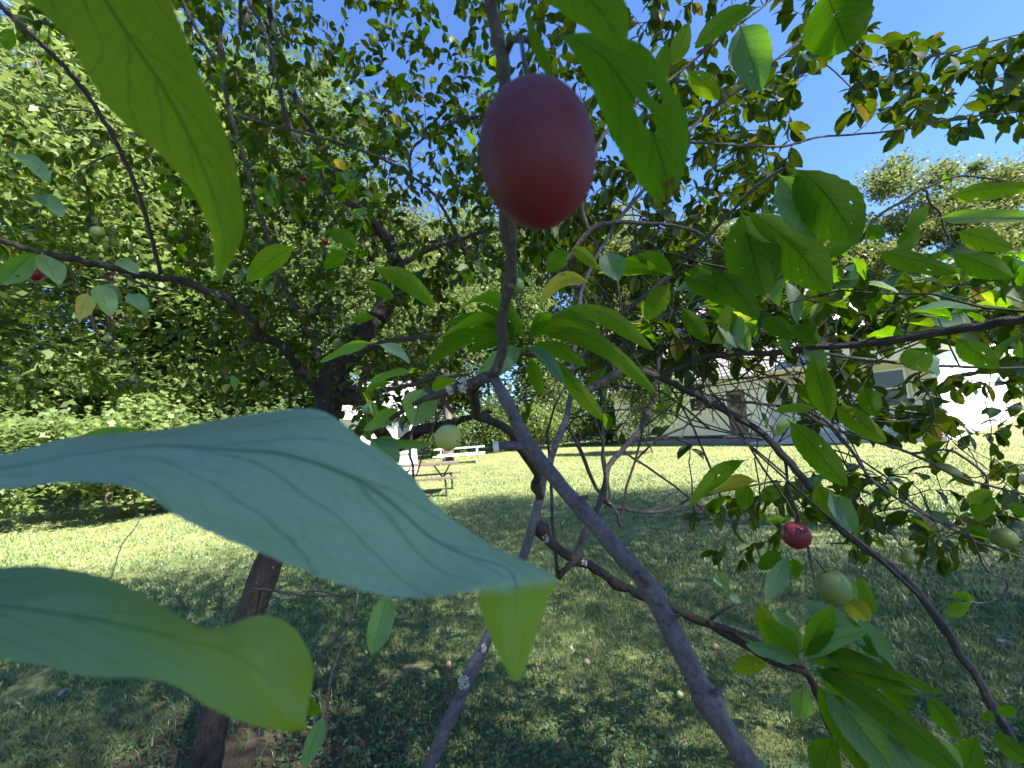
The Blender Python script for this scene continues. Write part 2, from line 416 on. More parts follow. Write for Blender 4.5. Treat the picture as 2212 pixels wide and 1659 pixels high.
class Frame:                                      # a house's own axes: a along the left wall, b along the right wall
    def __init__(s, o, b): s.o = np.array([o[0], o[1], 0.]); s.b = unit([b[0], b[1], 0]); s.a = np.array([-s.b[1], s.b[0], 0]); s.z = np.array([0, 0, 1.])
    def p(s, a, b, z): return s.o + s.a * a + s.b * b + s.z * z
    def box(s, name, a0, a1, b0, b1, z0, z1, mat, parent):
        m = MB(); m.box(s.p((a0 + a1) / 2, (b0 + b1) / 2, (z0 + z1) / 2), s.a * (a1 - a0) / 2, s.b * (b1 - b0) / 2, s.z * (z1 - z0) / 2)
        return m.build(name, mat, parent)
    def poly(s, name, pts, thick, mat, parent):   # a flat panel given by its corners, with real thickness
        q = np.array([s.p(*t) for t in pts]); nn = unit(np.cross(q[1] - q[0], q[2] - q[0])) * thick
        n = len(q); m = MB(); m.add(np.vstack([q, q + nn]), [tuple(range(n))[::-1], tuple(range(n, 2 * n))] + [(i, (i + 1) % n, (i + 1) % n + n, i + n) for i in range(n)])
        return m.build(name, mat, parent)
    def plank_a(s, a0, a1, b, z, h, mat, parent, out=-1):   # lap board on a wall running along a
        m = MB(); t0, t1 = .010, .026
        pts = [(a0, b, z), (a1, b, z), (a1, b, z + h), (a0, b, z + h)]
        q = [s.p(*t) for t in pts]; o0 = s.b * out * t1; o1 = s.b * out * t0
        m.add([q[0], q[1], q[2], q[3], q[0] + o0, q[1] + o0, q[2] + o1, q[3] + o1], [(0, 1, 2, 3), (7, 6, 5, 4), (0, 4, 5, 1), (3, 2, 6, 7), (0, 3, 7, 4), (1, 5, 6, 2)])
        return m.build("siding_plank", mat, parent)
    def plank_b(s, b0, b1, a, z, h, mat, parent, out=-1):
        m = MB(); t0, t1 = .010, .026
        q = [s.p(a, b0, z), s.p(a, b1, z), s.p(a, b1, z + h), s.p(a, b0, z + h)]; o0 = s.a * out * t1; o1 = s.a * out * t0
        m.add(q + [q[0] + o0, q[1] + o0, q[2] + o1, q[3] + o1], [(0, 1, 2, 3), (7, 6, 5, 4), (0, 4, 5, 1), (3, 2, 6, 7), (0, 3, 7, 4), (1, 5, 6, 2)])
        return m.build("siding_plank", mat, parent)
    def window_a(s, a0, a1, b, z0, z1, parent, bars=1, name="window"):
        t = .09; m = MB()
        def bx(x0, x1, y0, y1, d0, d1): m.box(s.p((x0 + x1) / 2, b - (d0 + d1) / 2, (y0 + y1) / 2), s.a * (x1 - x0) / 2, s.b * (d1 - d0) / 2, s.z * (y1 - y0) / 2)
        bx(a0 - t, a0, z0 - t, z1 + t, -.02, .075); bx(a1, a1 + t, z0 - t, z1 + t, -.02, .075)
        bx(a0, a1, z1, z1 + t, -.02, .072); bx(a0, a1, z0 - t, z0, -.02, .085)
        for i in range(bars): 
            zz = z0 + (z1 - z0) * (i + 1) / (bars + 1); bx(a0, a1, zz - .025, zz + .025, -.01, .05)
        w = m.build(name, M['white'], parent)
        for i in range(bars + 1):
            za = z0 + (z1 - z0) * i / (bars + 1) + (.025 if i else 0); zb = z0 + (z1 - z0) * (i + 1) / (bars + 1) - (.025 if i < bars else 0)
            g = MB(); g.box(s.p((a0 + a1) / 2, b - .032, (za + zb) / 2), s.a * (a1 - a0) / 2, s.b * .004, s.z * (zb - za) / 2)
            g.build("pane", M['glass'], w)
        return w

HF = Frame((15.0, 15.2), (.82, .57))
hz = thing("tan_house", "tan and white house with front porch beyond the lawn at the right", "house", HF.p(6, 4, 0))
EZ = 3.55; EX = .155
# left wall, shaded: far stretch with windows, then the recessed porch
HF.box("wall", 5.9, 15.0, .03, 8, .45, EZ, M['tan'], hz)
HF.box("foundation", 5.9, 15.0, .06, 8, -.05, .45, M['foundation'], hz)
for i in range(22): HF.plank_a(5.95, 15.0, .028, .45 + i * EX, EX, M['tan'], hz)
HF.window_a(10.35, 11.15, 0, 1.75, 3.15, hz, 1); HF.window_a(8.75, 9.65, 0, 1.75, 3.15, hz, 1)
HF.window_a(12.9, 13.7, 0, 1.75, 3.15, hz, 1)
HF.box("door_frame", 6.6, 7.75, -.05, .04, .45, 2.75, M['white'], hz)
dr = HF.box("door", 6.72, 7.63, -.062, .02, .5, 2.62, M['door'], hz)
HF.box("door_pane", 6.9, 7.45, -.07, .0, 1.6, 2.4, M['glass'], dr)
# porch recess
PB = 1.5
HF.box("porch_back_wall", .0, 5.9, PB + .03, 8, .2, EZ, M['tan'], hz)
for i in range(24): HF.plank_a(0.05, 5.88, PB + .028, .22 + i * EX, EX, M['tan'], hz)
HF.window_a(1.2, 2.35, PB, 1.35, 2.75, hz, 1); HF.window_a(3.2, 4.0, PB, 1.35, 2.75, hz, 1)
HF.box("porch_beam", -.02, 5.95, -.02, .16, 3.05, EZ, M['tan'], hz)
for i in range(5): HF.plank_a(-.02, 5.95, -.022, 3.07 + i * EX, EX, M['tan'], hz)
HF.box("porch_ceiling", .0, 5.9, .16, PB + .02, 3.5, 3.6, M['white'], hz)
HF.box("porch_deck", -.05, 6.0, -.25, PB, -.05, .2, M['concrete'], hz)
HF.box("porch_step", 4.2, 6.4, -.75, -.255, -.05, .1, M['concrete'], hz)
for a_ in (5.78, 2.9): HF.box("porch_post", a_, a_ + .15, -.01, .14, .2, 3.05, M['white'], hz)
# right wall, in the sun
HF.box("end_wall", .03, 6.0, PB + .06, 15, .3, EZ, M['white'], hz)
HF.box("corner_wall", .0, .14, .165, PB + .02, .2, 3.48, M['white'], hz)
for i in range(23): HF.plank_b(.02, 15, -.002, .32 + i * EX, EX, M['white'], hz)
HF.box("end_foundation", .05, 6, .2, 15, -.05, .3, M['concrete'], hz)
# low roof of the front wing: fascia, soffit, roof
HF.box("fascia", -.55, -.50, -.45, 15.4, EZ - .02, EZ + .24, M['white'], hz)
HF.box("soffit", -.50, .1, -.4, 15.4, EZ - .0, EZ + .04, M['white'], hz)
for i in range(11):
    a0 = -.52 + i * .4; z0 = EZ + .26 + i * .07
    HF.poly("shingle_row", [(a0, -.5, z0), (a0 + .46, -.5, z0 + .06), (a0 + .46, 15.5, z0 + .06), (a0, 15.5, z0)], .025, M['shingle'], hz)
# two-storey body: gable end in the sun and roof slope facing left
RG = 4.0; RZ = 7.9
HF.poly("gable_wall", [(3.6, -.1, EZ), (3.6, RG, RZ), (3.6, 2 * RG, EZ)], .15, M['white'], hz)
for i in range(24):
    z = EZ + .06 + i * .17; f = (z + .17 - EZ) / (RZ - EZ)
    if f < .97: HF.plank_b(-.0 + f * RG, 2 * RG - f * RG, 3.44, z, .17, M['white'], hz)
HF.box("gable_vent", 3.36, 3.47, RG - .25, RG + .25, 6.3, 7.0, M['wood_white'], hz)
for i in range(24):
    f0, f1 = i / 24, (i + 1.15) / 24
    b0, b1 = -.5 + (RG + .5) * f0, -.5 + (RG + .5) * f1; z0, z1 = EZ - .35 + (RZ - EZ + .45) * f0, EZ - .35 + (RZ - EZ + .45) * f1
    HF.poly("shingle_row", [(3.2, b0, z0 + .07), (3.2, b1, z1 + .03), (15.4, b1, z1 + .03), (15.4, b0, z0 + .07)], .03, M['shingle'], hz)
HF.poly("roof_deck", [(3.25, -.48, EZ - .36), (15.35, -.48, EZ - .36), (15.35, RG, RZ + .06), (3.25, RG, RZ + .06)], -.06, M['white'], hz)
HF.poly("roof_back", [(3.25, 2 * RG + .5, EZ - .36), (3.25, RG, RZ + .1), (15.35, RG, RZ + .1), (15.35, 2 * RG + .5, EZ - .36)], .06, M['shingle'], hz)
HF.box("gutter", 6.1, 15.4, -.62, -.51, EZ - .36, EZ - .22, M['white'], hz)
HF.box("chimney", 9.2, 10.0, RG - .9, RG - .2, 6.6, 9.6, M['brick'], hz)

WF = Frame((-4.05, 17.6), (.93, .37))
CL = -3.3
wz = thing("white_cottage", "small white cottage with pinkish roof behind the plum trunk", "house", WF.p(2, -1.5, 0))
CE = 2.3
WF.box("wall", 0, 5, CL, 0, .12, CE, M['white'], wz)
WF.box("foundation", .03, 5, CL, -.03, -.05, .12, M['concrete'], wz)
for i in range(14): WF.plank_b(CL, 0, -.002, .13 + i * .155, .155, M['white'], wz)
def window_b(fr, b0, b1, a, z0, z1, parent, bars=1):
    t = .08; m = MB()
    def bx(x0, x1, y0, y1, d0, d1): m.box(fr.p(a - (d0 + d1) / 2, (x0 + x1) / 2, (y0 + y1) / 2), fr.b * (x1 - x0) / 2, fr.a * (d1 - d0) / 2, fr.z * (y1 - y0) / 2)
    bx(b0 - t, b0, z0 - t, z1 + t, -.02, .075); bx(b1, b1 + t, z0 - t, z1 + t, -.02, .075); bx(b0, b1, z1, z1 + t, -.02, .072); bx(b0, b1, z0 - t, z0, -.02, .085)
    bx(b0, b1, (z0 + z1) / 2 - .02, (z0 + z1) / 2 + .02, -.01, .05)
    w = m.build("window", M['white'], parent)
    for za, zb in ((z0, (z0 + z1) / 2 - .02), ((z0 + z1) / 2 + .02, z1)):
        g = MB(); g.box(fr.p(a - .032, (b0 + b1) / 2, (za + zb) / 2), fr.b * (b1 - b0) / 2, fr.a * .004, fr.z * (zb - za) / 2); g.build("pane", M['glass'], w)
window_b(WF, -.75, -.25, -.03, .9, 1.9, wz); window_b(WF, -2.8, -2.2, -.03, .9, 1.9, wz)
WF.box("door", -.06, .02, -1.75, -.98, .14, 2.1, M['wood_white'], wz)
WF.box("fascia", -.42, -.38, CL - .3, .3, CE - .02, CE + .16, M['white'], wz)
for i in range(14):
    f0, f1 = i / 14, (i + 1.15) / 14; a0, a1 = -.42 + 2.9 * f0, -.42 + 2.9 * f1; z0, z1 = CE + .14 + 1.6 * f0, CE + .14 + 1.6 * f1
    WF.poly("shingle_row", [(a0, CL - .4, z0 + .04), (a1, CL - .4, z1), (a1, .35, z1), (a0, .35, z0 + .04)], .03, M['shingle'], wz)
WF.poly("roof_back", [(2.45, CL - .4, CE + 1.72), (5.4, CL - .4, CE + .1), (5.4, .35, CE + .1), (2.45, .35, CE + 1.72)], .05, M['shingle'], wz)
WF.poly("gable_wall", [(0, -.01, CE), (2.4, -.01, CE + 1.55), (4.9, -.01, CE)], .1, M['white'], wz)

# ------------------------------------------------------------------ picnic tables
def picnic_steel(base, ang):
    c, s = math.cos(ang), math.sin(ang); X = np.array([c, s, 0]); Y = np.array([-s, c, 0]); Z = np.array([0, 0, 1.]); B = np.array([base[0], base[1], 0])
    t = thing("picnic_table", "brown plank picnic table on dark steel legs in the tree shade", "picnic table", B)
    for j in range(5): 
        m = MB(); m.box(B + Y * (-.3 + j * .15) + Z * .745, X * .92, Y * .07, Z * .019); m.build("tabletop_plank", M['wood_brown'], t)
    for sgn in (-1, 1):
        for j in (0, 1):
            m = MB(); m.box(B + Y * sgn * (.56 + j * .15) + Z * .43, X * .92, Y * .069, Z * .019); m.build("seat_plank", M['wood_brown'], t)
    for e in (-1, 1):
        for sgn in (-1, 1):
            m = MB(); o = B + X * e * .62
            m.tube(catmull([o + Y * sgn * .62 + Z * .405, o + X * e * .03 + Y * sgn * .66 + Z * .36, o + X * e * .04 + Y * sgn * .67 + Z * .2, o + X * e * .04 + Y * sgn * .68 - Z * .01], 9), .024, 8)
            m.build("leg", M['steel'], t, True)
        m = MB(); o = B + X * e * .5
        m.tube([o - Y * .62 + Z * .39, o + Y * .62 + Z * .39], .02, 8); m.build("crossbar", M['steel'], t, True)
        for q in (-1, 1):
            m = MB(); m.tube([o + Z * .39, o + X * q * .22 + Z * .73], .02, 8); m.build("brace", M['steel'], t, True)
picnic_steel(G(915, 1068), .04)
def picnic_a(base, ang):
    c, s = math.cos(ang), math.sin(ang); X = np.array([c, s, 0]); Y = np.array([-s, c, 0]); Z = np.array([0, 0, 1.]); B = np.array([base[0], base[1], 0])
    t = thing("picnic_table", "pale grey wooden picnic table far off by the shrubs", "picnic table", B)
    for j in range(5):
        m = MB(); m.box(B + Y * (-.3 + j * .15) + Z * .74, X * 1.2, Y * .07, Z * .02); m.build("tabletop_plank", M['wood_white'], t)
    for sgn in (-1, 1):
        for j in (0, 1):
            m = MB(); m.box(B + Y * sgn * (.62 + j * .15) + Z * .43, X * 1.2, Y * .069, Z * .02); m.build("seat_plank", M['wood_white'], t)
    for e in (-1, 1):
        o = B + X * e * .85
        for sgn in (-1, 1):
            m = MB(); a, b = o + Y * sgn * .25 + Z * .72, o + Y * sgn * .75; d = unit(b - a)
            m.box((a + b) / 2 + X * sgn * .025, X * .02, np.cross(d, X) * .045, d * np.linalg.norm(b - a) / 2); m.build("leg", M['wood_white'], t)
        m = MB(); m.box(o + Z * .385 + X * .066, X * .02, Y * .78, Z * .045); m.build("crossbar", M['wood_white'], t)
picnic_a(G(995, 1001), .05)

# ------------------------------------------------------------------ trees and shrubs of the background
CM = {
 'wood': crown_material("leaves_woodland", [(0, (.026, .048, .016)), (.5, (.065, .105, .03)), (.85, (.12, .16, .05)), (1, (.2, .21, .08))], (.26, .38, .08)),
 'bright': crown_material("leaves_maple", [(0, (.045, .085, .022)), (.5, (.11, .17, .045)), (.9, (.20, .24, .075)), (1, (.32, .22, .09))], (.38, .48, .12)),
 'gold': crown_material("leaves_turning", [(0, (.035, .058, .02)), (.45, (.09, .12, .036)), (.8, (.155, .17, .055)), (1, (.25, .19, .10))], (.28, .34, .08)),
 'pine': crown_material("needles_pine", [(0, (.03, .055, .03)), (.6, (.06, .10, .052)), (1, (.10, .14, .08))], (.14, .2, .08), .2),
}
def leaf_cloud(C, sig, n, size, flat=.5, droop=0.2):
    C = np.asarray(C); k = rng.integers(0, len(C), n); sg = np.broadcast_to(np.asarray(sig), (len(C),))[k]
    p = C[k] + rng.normal(0, 1, (n, 3)) * sg[:, None] * np.array([1, 1, .75])
    nn = rng.normal(0, flat, (n, 3)) + np.array([0, 0, 1.0]); nn /= np.linalg.norm(nn, axis=1)[:, None]
    t = rng.normal(0, 1, (n, 3)) + np.array([0, 0, -droop]); t -= nn * (t * nn).sum(1)[:, None]; t /= np.linalg.norm(t, axis=1)[:, None] + 1e-9
    b = np.cross(nn, t); s = rng.uniform(size[0], size[1], n)[:, None]
    V = np.stack([p - t * s, p - b * s * .55 + nn * s * .12, p + t * s, p + b * s * .55 + nn * s * .12], 1).reshape(-1, 3)
    F = np.arange(n * 4).reshape(n, 4)
    cl = rng.random(len(C))[k]
    return V, F, np.repeat(np.clip(rng.beta(2, 2.4, n) * .7 + .3 * cl, 0, 1), 4)

STAR = np.array([(0, -1.0), (.22, -.42), (.72, -.62), (.58, -.12), (1.0, .18), (.46, .3), (0, 1.0), (-.46, .3), (-1.0, .18), (-.58, -.12), (-.72, -.62), (-.22, -.42)])
def maple_cloud(C, sig, n, size, flat=.5):
    C = np.asarray(C); k = rng.integers(0, len(C), n); sg = np.broadcast_to(np.asarray(sig), (len(C),))[k]
    p = C[k] + rng.normal(0, 1, (n, 3)) * sg[:, None] * np.array([1, 1, .6])
    nn = rng.normal(0, flat, (n, 3)) + np.array([.25, -.25, 1.0]); nn /= np.linalg.norm(nn, axis=1)[:, None]
    t = rng.normal(0, 1, (n, 3)) + np.array([0, 0, -.6]); t -= nn * (t * nn).sum(1)[:, None]; t /= np.linalg.norm(t, axis=1)[:, None] + 1e-9
    b = np.cross(nn, t); s = rng.uniform(size[0], size[1], n)[:, None, None]
    V = p[:, None, :] + s * (b[:, None, :] * STAR[None, :, :1] + t[:, None, :] * STAR[None, :, 1:] - nn[:, None, :] * .25 * (STAR ** 2).sum(1)[None, :, None])
    cl = rng.random(len(C))[k]
    return V.reshape(-1, 3), np.arange(n * 12).reshape(n, 12), np.repeat(np.clip(rng.beta(2, 2.4, n) * .65 + .35 * cl, 0, 1), 12)

def bg_tree(name, label, cat, xy, h, r, z0, n, size, mat, clumps=40, sig=.6, trunk=.16, group=None, flat=.6, shape='round', lean=0, maple=False):
    base = np.array([xy[0], xy[1], 0.0])
    t = thing(name, label, cat, base, group)
    C = []
    while len(C) < clumps:
        q = rng.uniform(-1, 1, 3)
        if shape == 'cone':
            z = (q[2] + 1) / 2; w = (1 - z) ** .8
            if math.hypot(q[0], q[1]) > 1: continue
            C.append(base + [q[0] * r * w, q[1] * r * w, z0 + (h - z0) * z]); continue
        l = np.linalg.norm(q)
        if l > 1 or l < .35: continue
        w = 1.0 + .22 * math.sin(5 * math.atan2(q[1], q[0]) + q[2] * 4)
        C.append(base + [q[0] * r * w + lean * q[2], q[1] * r * w, z0 + (h - z0) * (q[2] + 1) / 2])
    C = np.array(C)
    m = MB(); top = base + [lean * .3, 0, z0 + (h - z0) * .75]
    m.tube(catmull([base - [0, 0, .1], base + [rng.normal(0, .1), rng.normal(0, .1), z0 * .6 + .3], top], 9), np.linspace(trunk, trunk * .3, 9), 8, True, .06)
    m.build("trunk", M['trunk_far'], t, True)
    for i in rng.choice(len(C), min(7, len(C)), replace=False):
        m = MB(); s = base + (top - base) * rng.uniform(.3, .8)
        m.tube(catmull([s, (s + C[i]) / 2 + [0, 0, .1 * r], C[i]], 6), np.linspace(trunk * .4, trunk * .1, 6), 5); m.build("limb", M['trunk_far'], t, True)
    V, F, c = (maple_cloud if maple else leaf_cloud)(C, sig * rng.uniform(.7, 1.3, len(C)), n, size, flat)
    V[:, 2] = np.maximum(V[:, 2], .02)
    tag(link("crown", mesh_np("crown", V, F, rnd=c, smooth=False), CM[mat], t), kind="stuff")
    return t

# left edge: shrubs at the lawn's rim, sunlit maples and woods behind them
for x, y, h, r, mt, lb in [(-12.4, 9.8, 3.2, 2.0, 'bright', "leafy maple shrub at the far left rim of the lawn"),
                       (-9.4, 10.8, 2.7, 1.7, 'bright', "pale green maple shrub above the long blue-green leaf"),
                       (-13.6, 12.8, 4.6, 2.6, 'bright', "taller sunlit maple shrub behind the leftmost shrub"),
                       (-7.6, 12.8, 2.4, 1.6, 'wood', "dark low shrub left of the plum trunk")]:
    bg_tree("maple_shrub", lb, "shrub", (x, y), h, r, .3, 6500, (.05, .095), mt, 34, .33, .05, "shrubs along the left rim of the lawn", .45, maple=True)
for x, y, h, r, z0, mt, lb in [(-13.2, 14.0, 18, 4.4, 1.6, 'bright', "tall sunlit maple in the upper left corner behind the green leaf"),
                           (-9.6, 18.0, 19, 4.0, 2.0, 'wood', "tall leafy tree between the left maple and the plum trunk"),
                           (-20.0, 17.5, 19, 5.0, 1.0, 'wood', "wide dark tree at the far left edge"),
                           (-7.2, 27, 17, 4.6, 3.4, 'gold', "tree rising behind the white cottage roof"),
                           (-14.5, 26, 21, 5.5, 1.5, 'gold', "tallest woodland tree behind the left maples"),
                           (-23.0, 28, 20, 6.0, .5, 'gold', "broad woodland tree deep in the left woods")]:
    bg_tree("woodland_tree", lb, "tree", (x, y), h, r, z0, 36000, (.09, .17), mt, 100, .9, .2, "woods on the left side", .6)
# middle: trees behind the far picnic table
for x, y, h, r, z0, mt, lb in [(-1.8, 33, 19, 4.8, .6, 'wood', "dense tree behind the far picnic table"),
                           (3.6, 35, 21, 5.0, .6, 'gold', "broad tree in the middle distance left of the tan house"),
                           (-7.2, 36, 20, 5.0, 1.0, 'wood', "tree behind the white cottage's right corner"),
                           (9.6, 38, 21, 5.2, 1.0, 'gold', "tree standing behind the left end of the tan house")]:
    bg_tree("woodland_tree", lb, "tree", (x, y), h, r, z0, 22000, (.14, .26), mt, 80, .9, .22, "trees across the middle distance", .6)
bg_tree("shade_trunk_tree", "tree with a sunlit pale trunk beside the far picnic table", "tree", G(960, 1004)[:2] + np.array([0, 1.2]), 10.5, 3.6, 4.2, 6000, (.09, .16), 'wood', 40, .8, .3)
bg_tree("willow_shrub", "light green narrow-leaved small tree in front of the house windows", "small tree", (6.1, 19.5), 4.7, 1.5, .7, 8000, (.06, .11), 'bright', 40, .36, .07, None, .9)
for i in range(5):
    x = [-4.6, -1.2, 1.6, 4.4, 7.2][i]
    bg_tree("hedge_shrub", ["low shrub behind the white cottage's right wall", "round shrub left of the far picnic table's middle", "round shrub right behind the far picnic table", "sunlit shrub at the end of the lawn left of the house", "low shrub beside the house's far wall"][i], "shrub", (x, 28.5 + i * .5), 2.6 + (i % 2) * .8, 1.9, .1, 7000, (.07, .13), 'wood' if i % 2 else 'bright', 26, .5, .07, "shrubs at the far end of the lawn", .6)
# right: the far tree line against the sky
for x, y, h, r, z0, mt, lb in [(35.0, 46, 23.5, 5.2, 3, 'gold', "rounded yellow-green tree right of the pine against the sky"),
                           (45.0, 46, 28, 6.5, 3, 'gold', "tallest turning tree at the right edge against the sky"),
                           (55.5, 47, 30, 6.5, 3, 'gold', "turning tree cut by the right edge of the view"),
                           (23.5, 48, 25.0, 5.0, 3, 'gold', "yellow-green treetop left of the pine against the sky"),
                           (14.5, 47, 22, 5.4, 2, 'gold', "turning tree behind the white gable"),
                           (38.5, 40, 13.5, 4.6, 1, 'wood', "dark lower tree above the right wing's roof"),
                           (46.0, 41, 14, 5.0, 1, 'wood', "dark lower tree at the right edge above the roof"),
                           (30.5, 42, 13, 4.2, 1, 'wood', "dark lower tree right of the gable")]:
    bg_tree("far_tree", lb, "tree", (x, y), h, r, z0, 38000, (.15, .27), mt, 120, .75, .3, "far tree line on the right", .7)
bg_tree("pine_tree", "blue-green pine below the small cloud between two turning trees", "tree", (31.0, 52), 25.5, 4.6, 5, 14000, (.13, .28), 'pine', 90, .7, .3, None, 1.0, 'cone')
# the trees whose crowns shade the near lawn, right of and behind the photographer
bg_tree("shade_tree", "broad fine-leaved tree right of the viewer shading the near lawn", "tree", (6.8, -3.0), 11.2, 5.6, 6.0, 134000, (.026, .044), 'wood', 330, .75, .2, None, .5)
bg_tree("shade_tree", "second fine-leaved tree at the right shading the lawn's right side", "tree", (11.4, -2.2), 10.0, 3.4, 5.4, 54000, (.026, .044), 'wood', 150, .6, .2, None, .5)
bg_tree("shade_tree", "slender fine-leaved tree at the right shading the picnic table", "tree", (8.0, 2.5), 11.4, 2.3, 7.4, 42000, (.026, .044), 'wood', 110, .5, .12, None, .5)
for i in range(5):
    bg_tree("understory_tree", ["dark young tree low in the left woods at the edge", "dark young tree behind the tall maple's trunk", "dark young tree left of the white cottage", "dark young tree deep behind the maple shrubs", "dark young tree in the gap between maples and cottage"][i], "tree",
            [(-26, 21), (-17.5, 20.5), (-12.4, 22.5), (-20.5, 23), (-15, 17.5)][i], 7.0, 3.4, .1, 12000, (.10, .18), 'wood', 55, .7, .08, "young trees under the left woods", .6)
# unseen trees added behind the camera to cut sky glare
for x, y, h, lb in [(-5.5, -9.0, 9.0, "added leafy tree, unseen behind the viewer on the left"), (-12.5, -4.0, 9.0, "leafy tree at the viewer's far left")]:
    bg_tree("glare_tree", lb, "tree", (x, y), h, 4.2, .8, 9000, (.14, .24), 'wood', 60, .9, .2, None, .5)
# ------------------------------------------------------------------ plum leaves
def width_profile(t):
    t = np.asarray(t, float); s = np.clip((t - .09) / .91, 0, 1)
    w = (s ** .62) * ((1 - s) ** .78); w = w / w.max() if w.max() > 0 else w
    return np.maximum(w, np.where(t < .13, .045, 0))

def leaf_grid(nu, nv, arch, fold, half=.23, twist=0.0, wave=0.0, serr=0.0):
    t = np.linspace(0, 1, nu + 1); v = np.linspace(-1, 1, nv + 1)
    w = width_profile(t) * half
    th = arch * t                                  # bends downwards along its length
    ds = 1.0 / nu
    y = np.concatenate([[0], np.cumsum(np.cos((th[1:] + th[:-1]) / 2) * ds)]); z = -np.concatenate([[0], np.cumsum(np.sin((th[1:] + th[:-1]) / 2) * ds)])
    V = []; UV = []
    for i in range(nu + 1):
        tw = twist * t[i]
        for j in range(nv + 1):
            e = v[j]; k = 1 + (serr * (1 if i % 2 else -1) if abs(e) > .99 else 0)
            x = e * w[i] * k; zz = abs(e) * w[i] * fold + wave * math.sin(9 * t[i] + 2 * e) * abs(e) * w[i]
            x, zz = x * math.cos(tw) - zz * math.sin(tw), x * math.sin(tw) + zz * math.cos(tw)
            V.append((x, y[i] + zz * math.sin(th[i]), z[i] + zz * math.cos(th[i]))); UV.append((e * .5 + .5, t[i]))
    I = np.arange((nu + 1) * (nv + 1)).reshape(nu + 1, nv + 1)
    F = np.stack([I[:-1, :-1], I[:-1, 1:], I[1:, 1:], I[1:, :-1]], -1).reshape(-1, 4)
    return np.array(V), F, np.array(UV)

NEAR_T = [leaf_grid(6, 4, a, f, h, tw, wv, se) for a, f, h, tw, wv, se in
          [(.5, .25, .24, .1, .1, .03), (.9, .35, .22, -.3, .15, .04), (.2, .15, .26, .3, .2, .03), (1.3, .3, .23, .1, .2, .03), (.7, .6, .25, -.2, .1, .04), (.0, .2, .21, .4, .2, .03), (1.0, .1, .29, 0, .25, .05), (.4, .4, .19, -.4, .15, .03)]]
FAR_T = [leaf_grid(4, 2, a, f, h, tw, 0) for a, f, h, tw in [(.5, .25, .24, .2), (.9, .35, .22, -.3), (.2, .2, .26, .3), (1.2, .3, .24, .0), (.7, .5, .25, -.2)]]
NEAR_ME = []
for V, F, UV in NEAR_T:
    me = mesh_np("leaf", V, F, UV); me.materials.append(M['leaf_near']); NEAR_ME.append(me)

def leaf_obj(parent, base, tip, wpx, side='u', roll=0, arch=.18, sag=None, fold=.42, mat='leaf_near', label=None, nu=18, wave=.2):
    """one leaf from its stalk to its tip; wpx is its full width as seen, side t = upper face towards the viewer"""
    b, q = P(*base), P(*tip); L = np.linalg.norm(q - b); d = unit(q - b)
    dm = (base[2] + tip[2]) / 2; hw = wpx * (.8 if wpx < 78 else .95) * .5 / FPX * dm
    view = unit(b + (q - b) * .5 - CAM)
    lat = unit(np.cross(d, view)); nrm = unit(np.cross(lat, d))          # nrm along the sight line
    if nrm @ view > 0: nrm = -nrm
    if side == 'u': nrm = -nrm
    lat = np.cross(d, nrm)
    c, s = math.cos(math.radians(roll)), math.sin(math.radians(roll))
    lat, nrm = lat * c + nrm * s, nrm * c - lat * s
    hw = hw / max(.35, abs(c)); up = np.array([0, 0, 1.]); up = up - d * (up @ d)
    nv = 8; t = np.linspace(0, 1, nu + 1); v = np.linspace(-1, 1, nv + 1); w = width_profile(t) * hw
    ph = rng.uniform(0, 6)
    V = []; UV = []
    for i in range(nu + 1):
        c0 = b + (q - b) * t[i] + up * arch * L * 4 * t[i] * (1 - t[i]) * (.6 + .6 * (1 - t[i]))
        for e in v:
            ser = 1 + (.03 * (1 if i % 2 else -1) if abs(e) > .99 else 0)
            V.append(c0 + lat * e * w[i] * ser + nrm * (abs(e) ** 1.3 * w[i] * fold + wave * math.sin(8 * t[i] + ph + 1.5 * e) * abs(e) * w[i]))
            UV.append((e * .5 + .5, t[i]))
    I = np.arange((nu + 1) * (nv + 1)).reshape(nu + 1, nv + 1)
    F = np.stack([I[:-1, :-1], I[:-1, 1:], I[1:, 1:], I[1:, :-1]], -1).reshape(-1, 4)
    V = np.array(V)
    o = link("leaf", mesh_np("leaf", V - b, F, UV), M[mat], parent, loc=tuple(b))
    if label: o["label"] = label
    return o

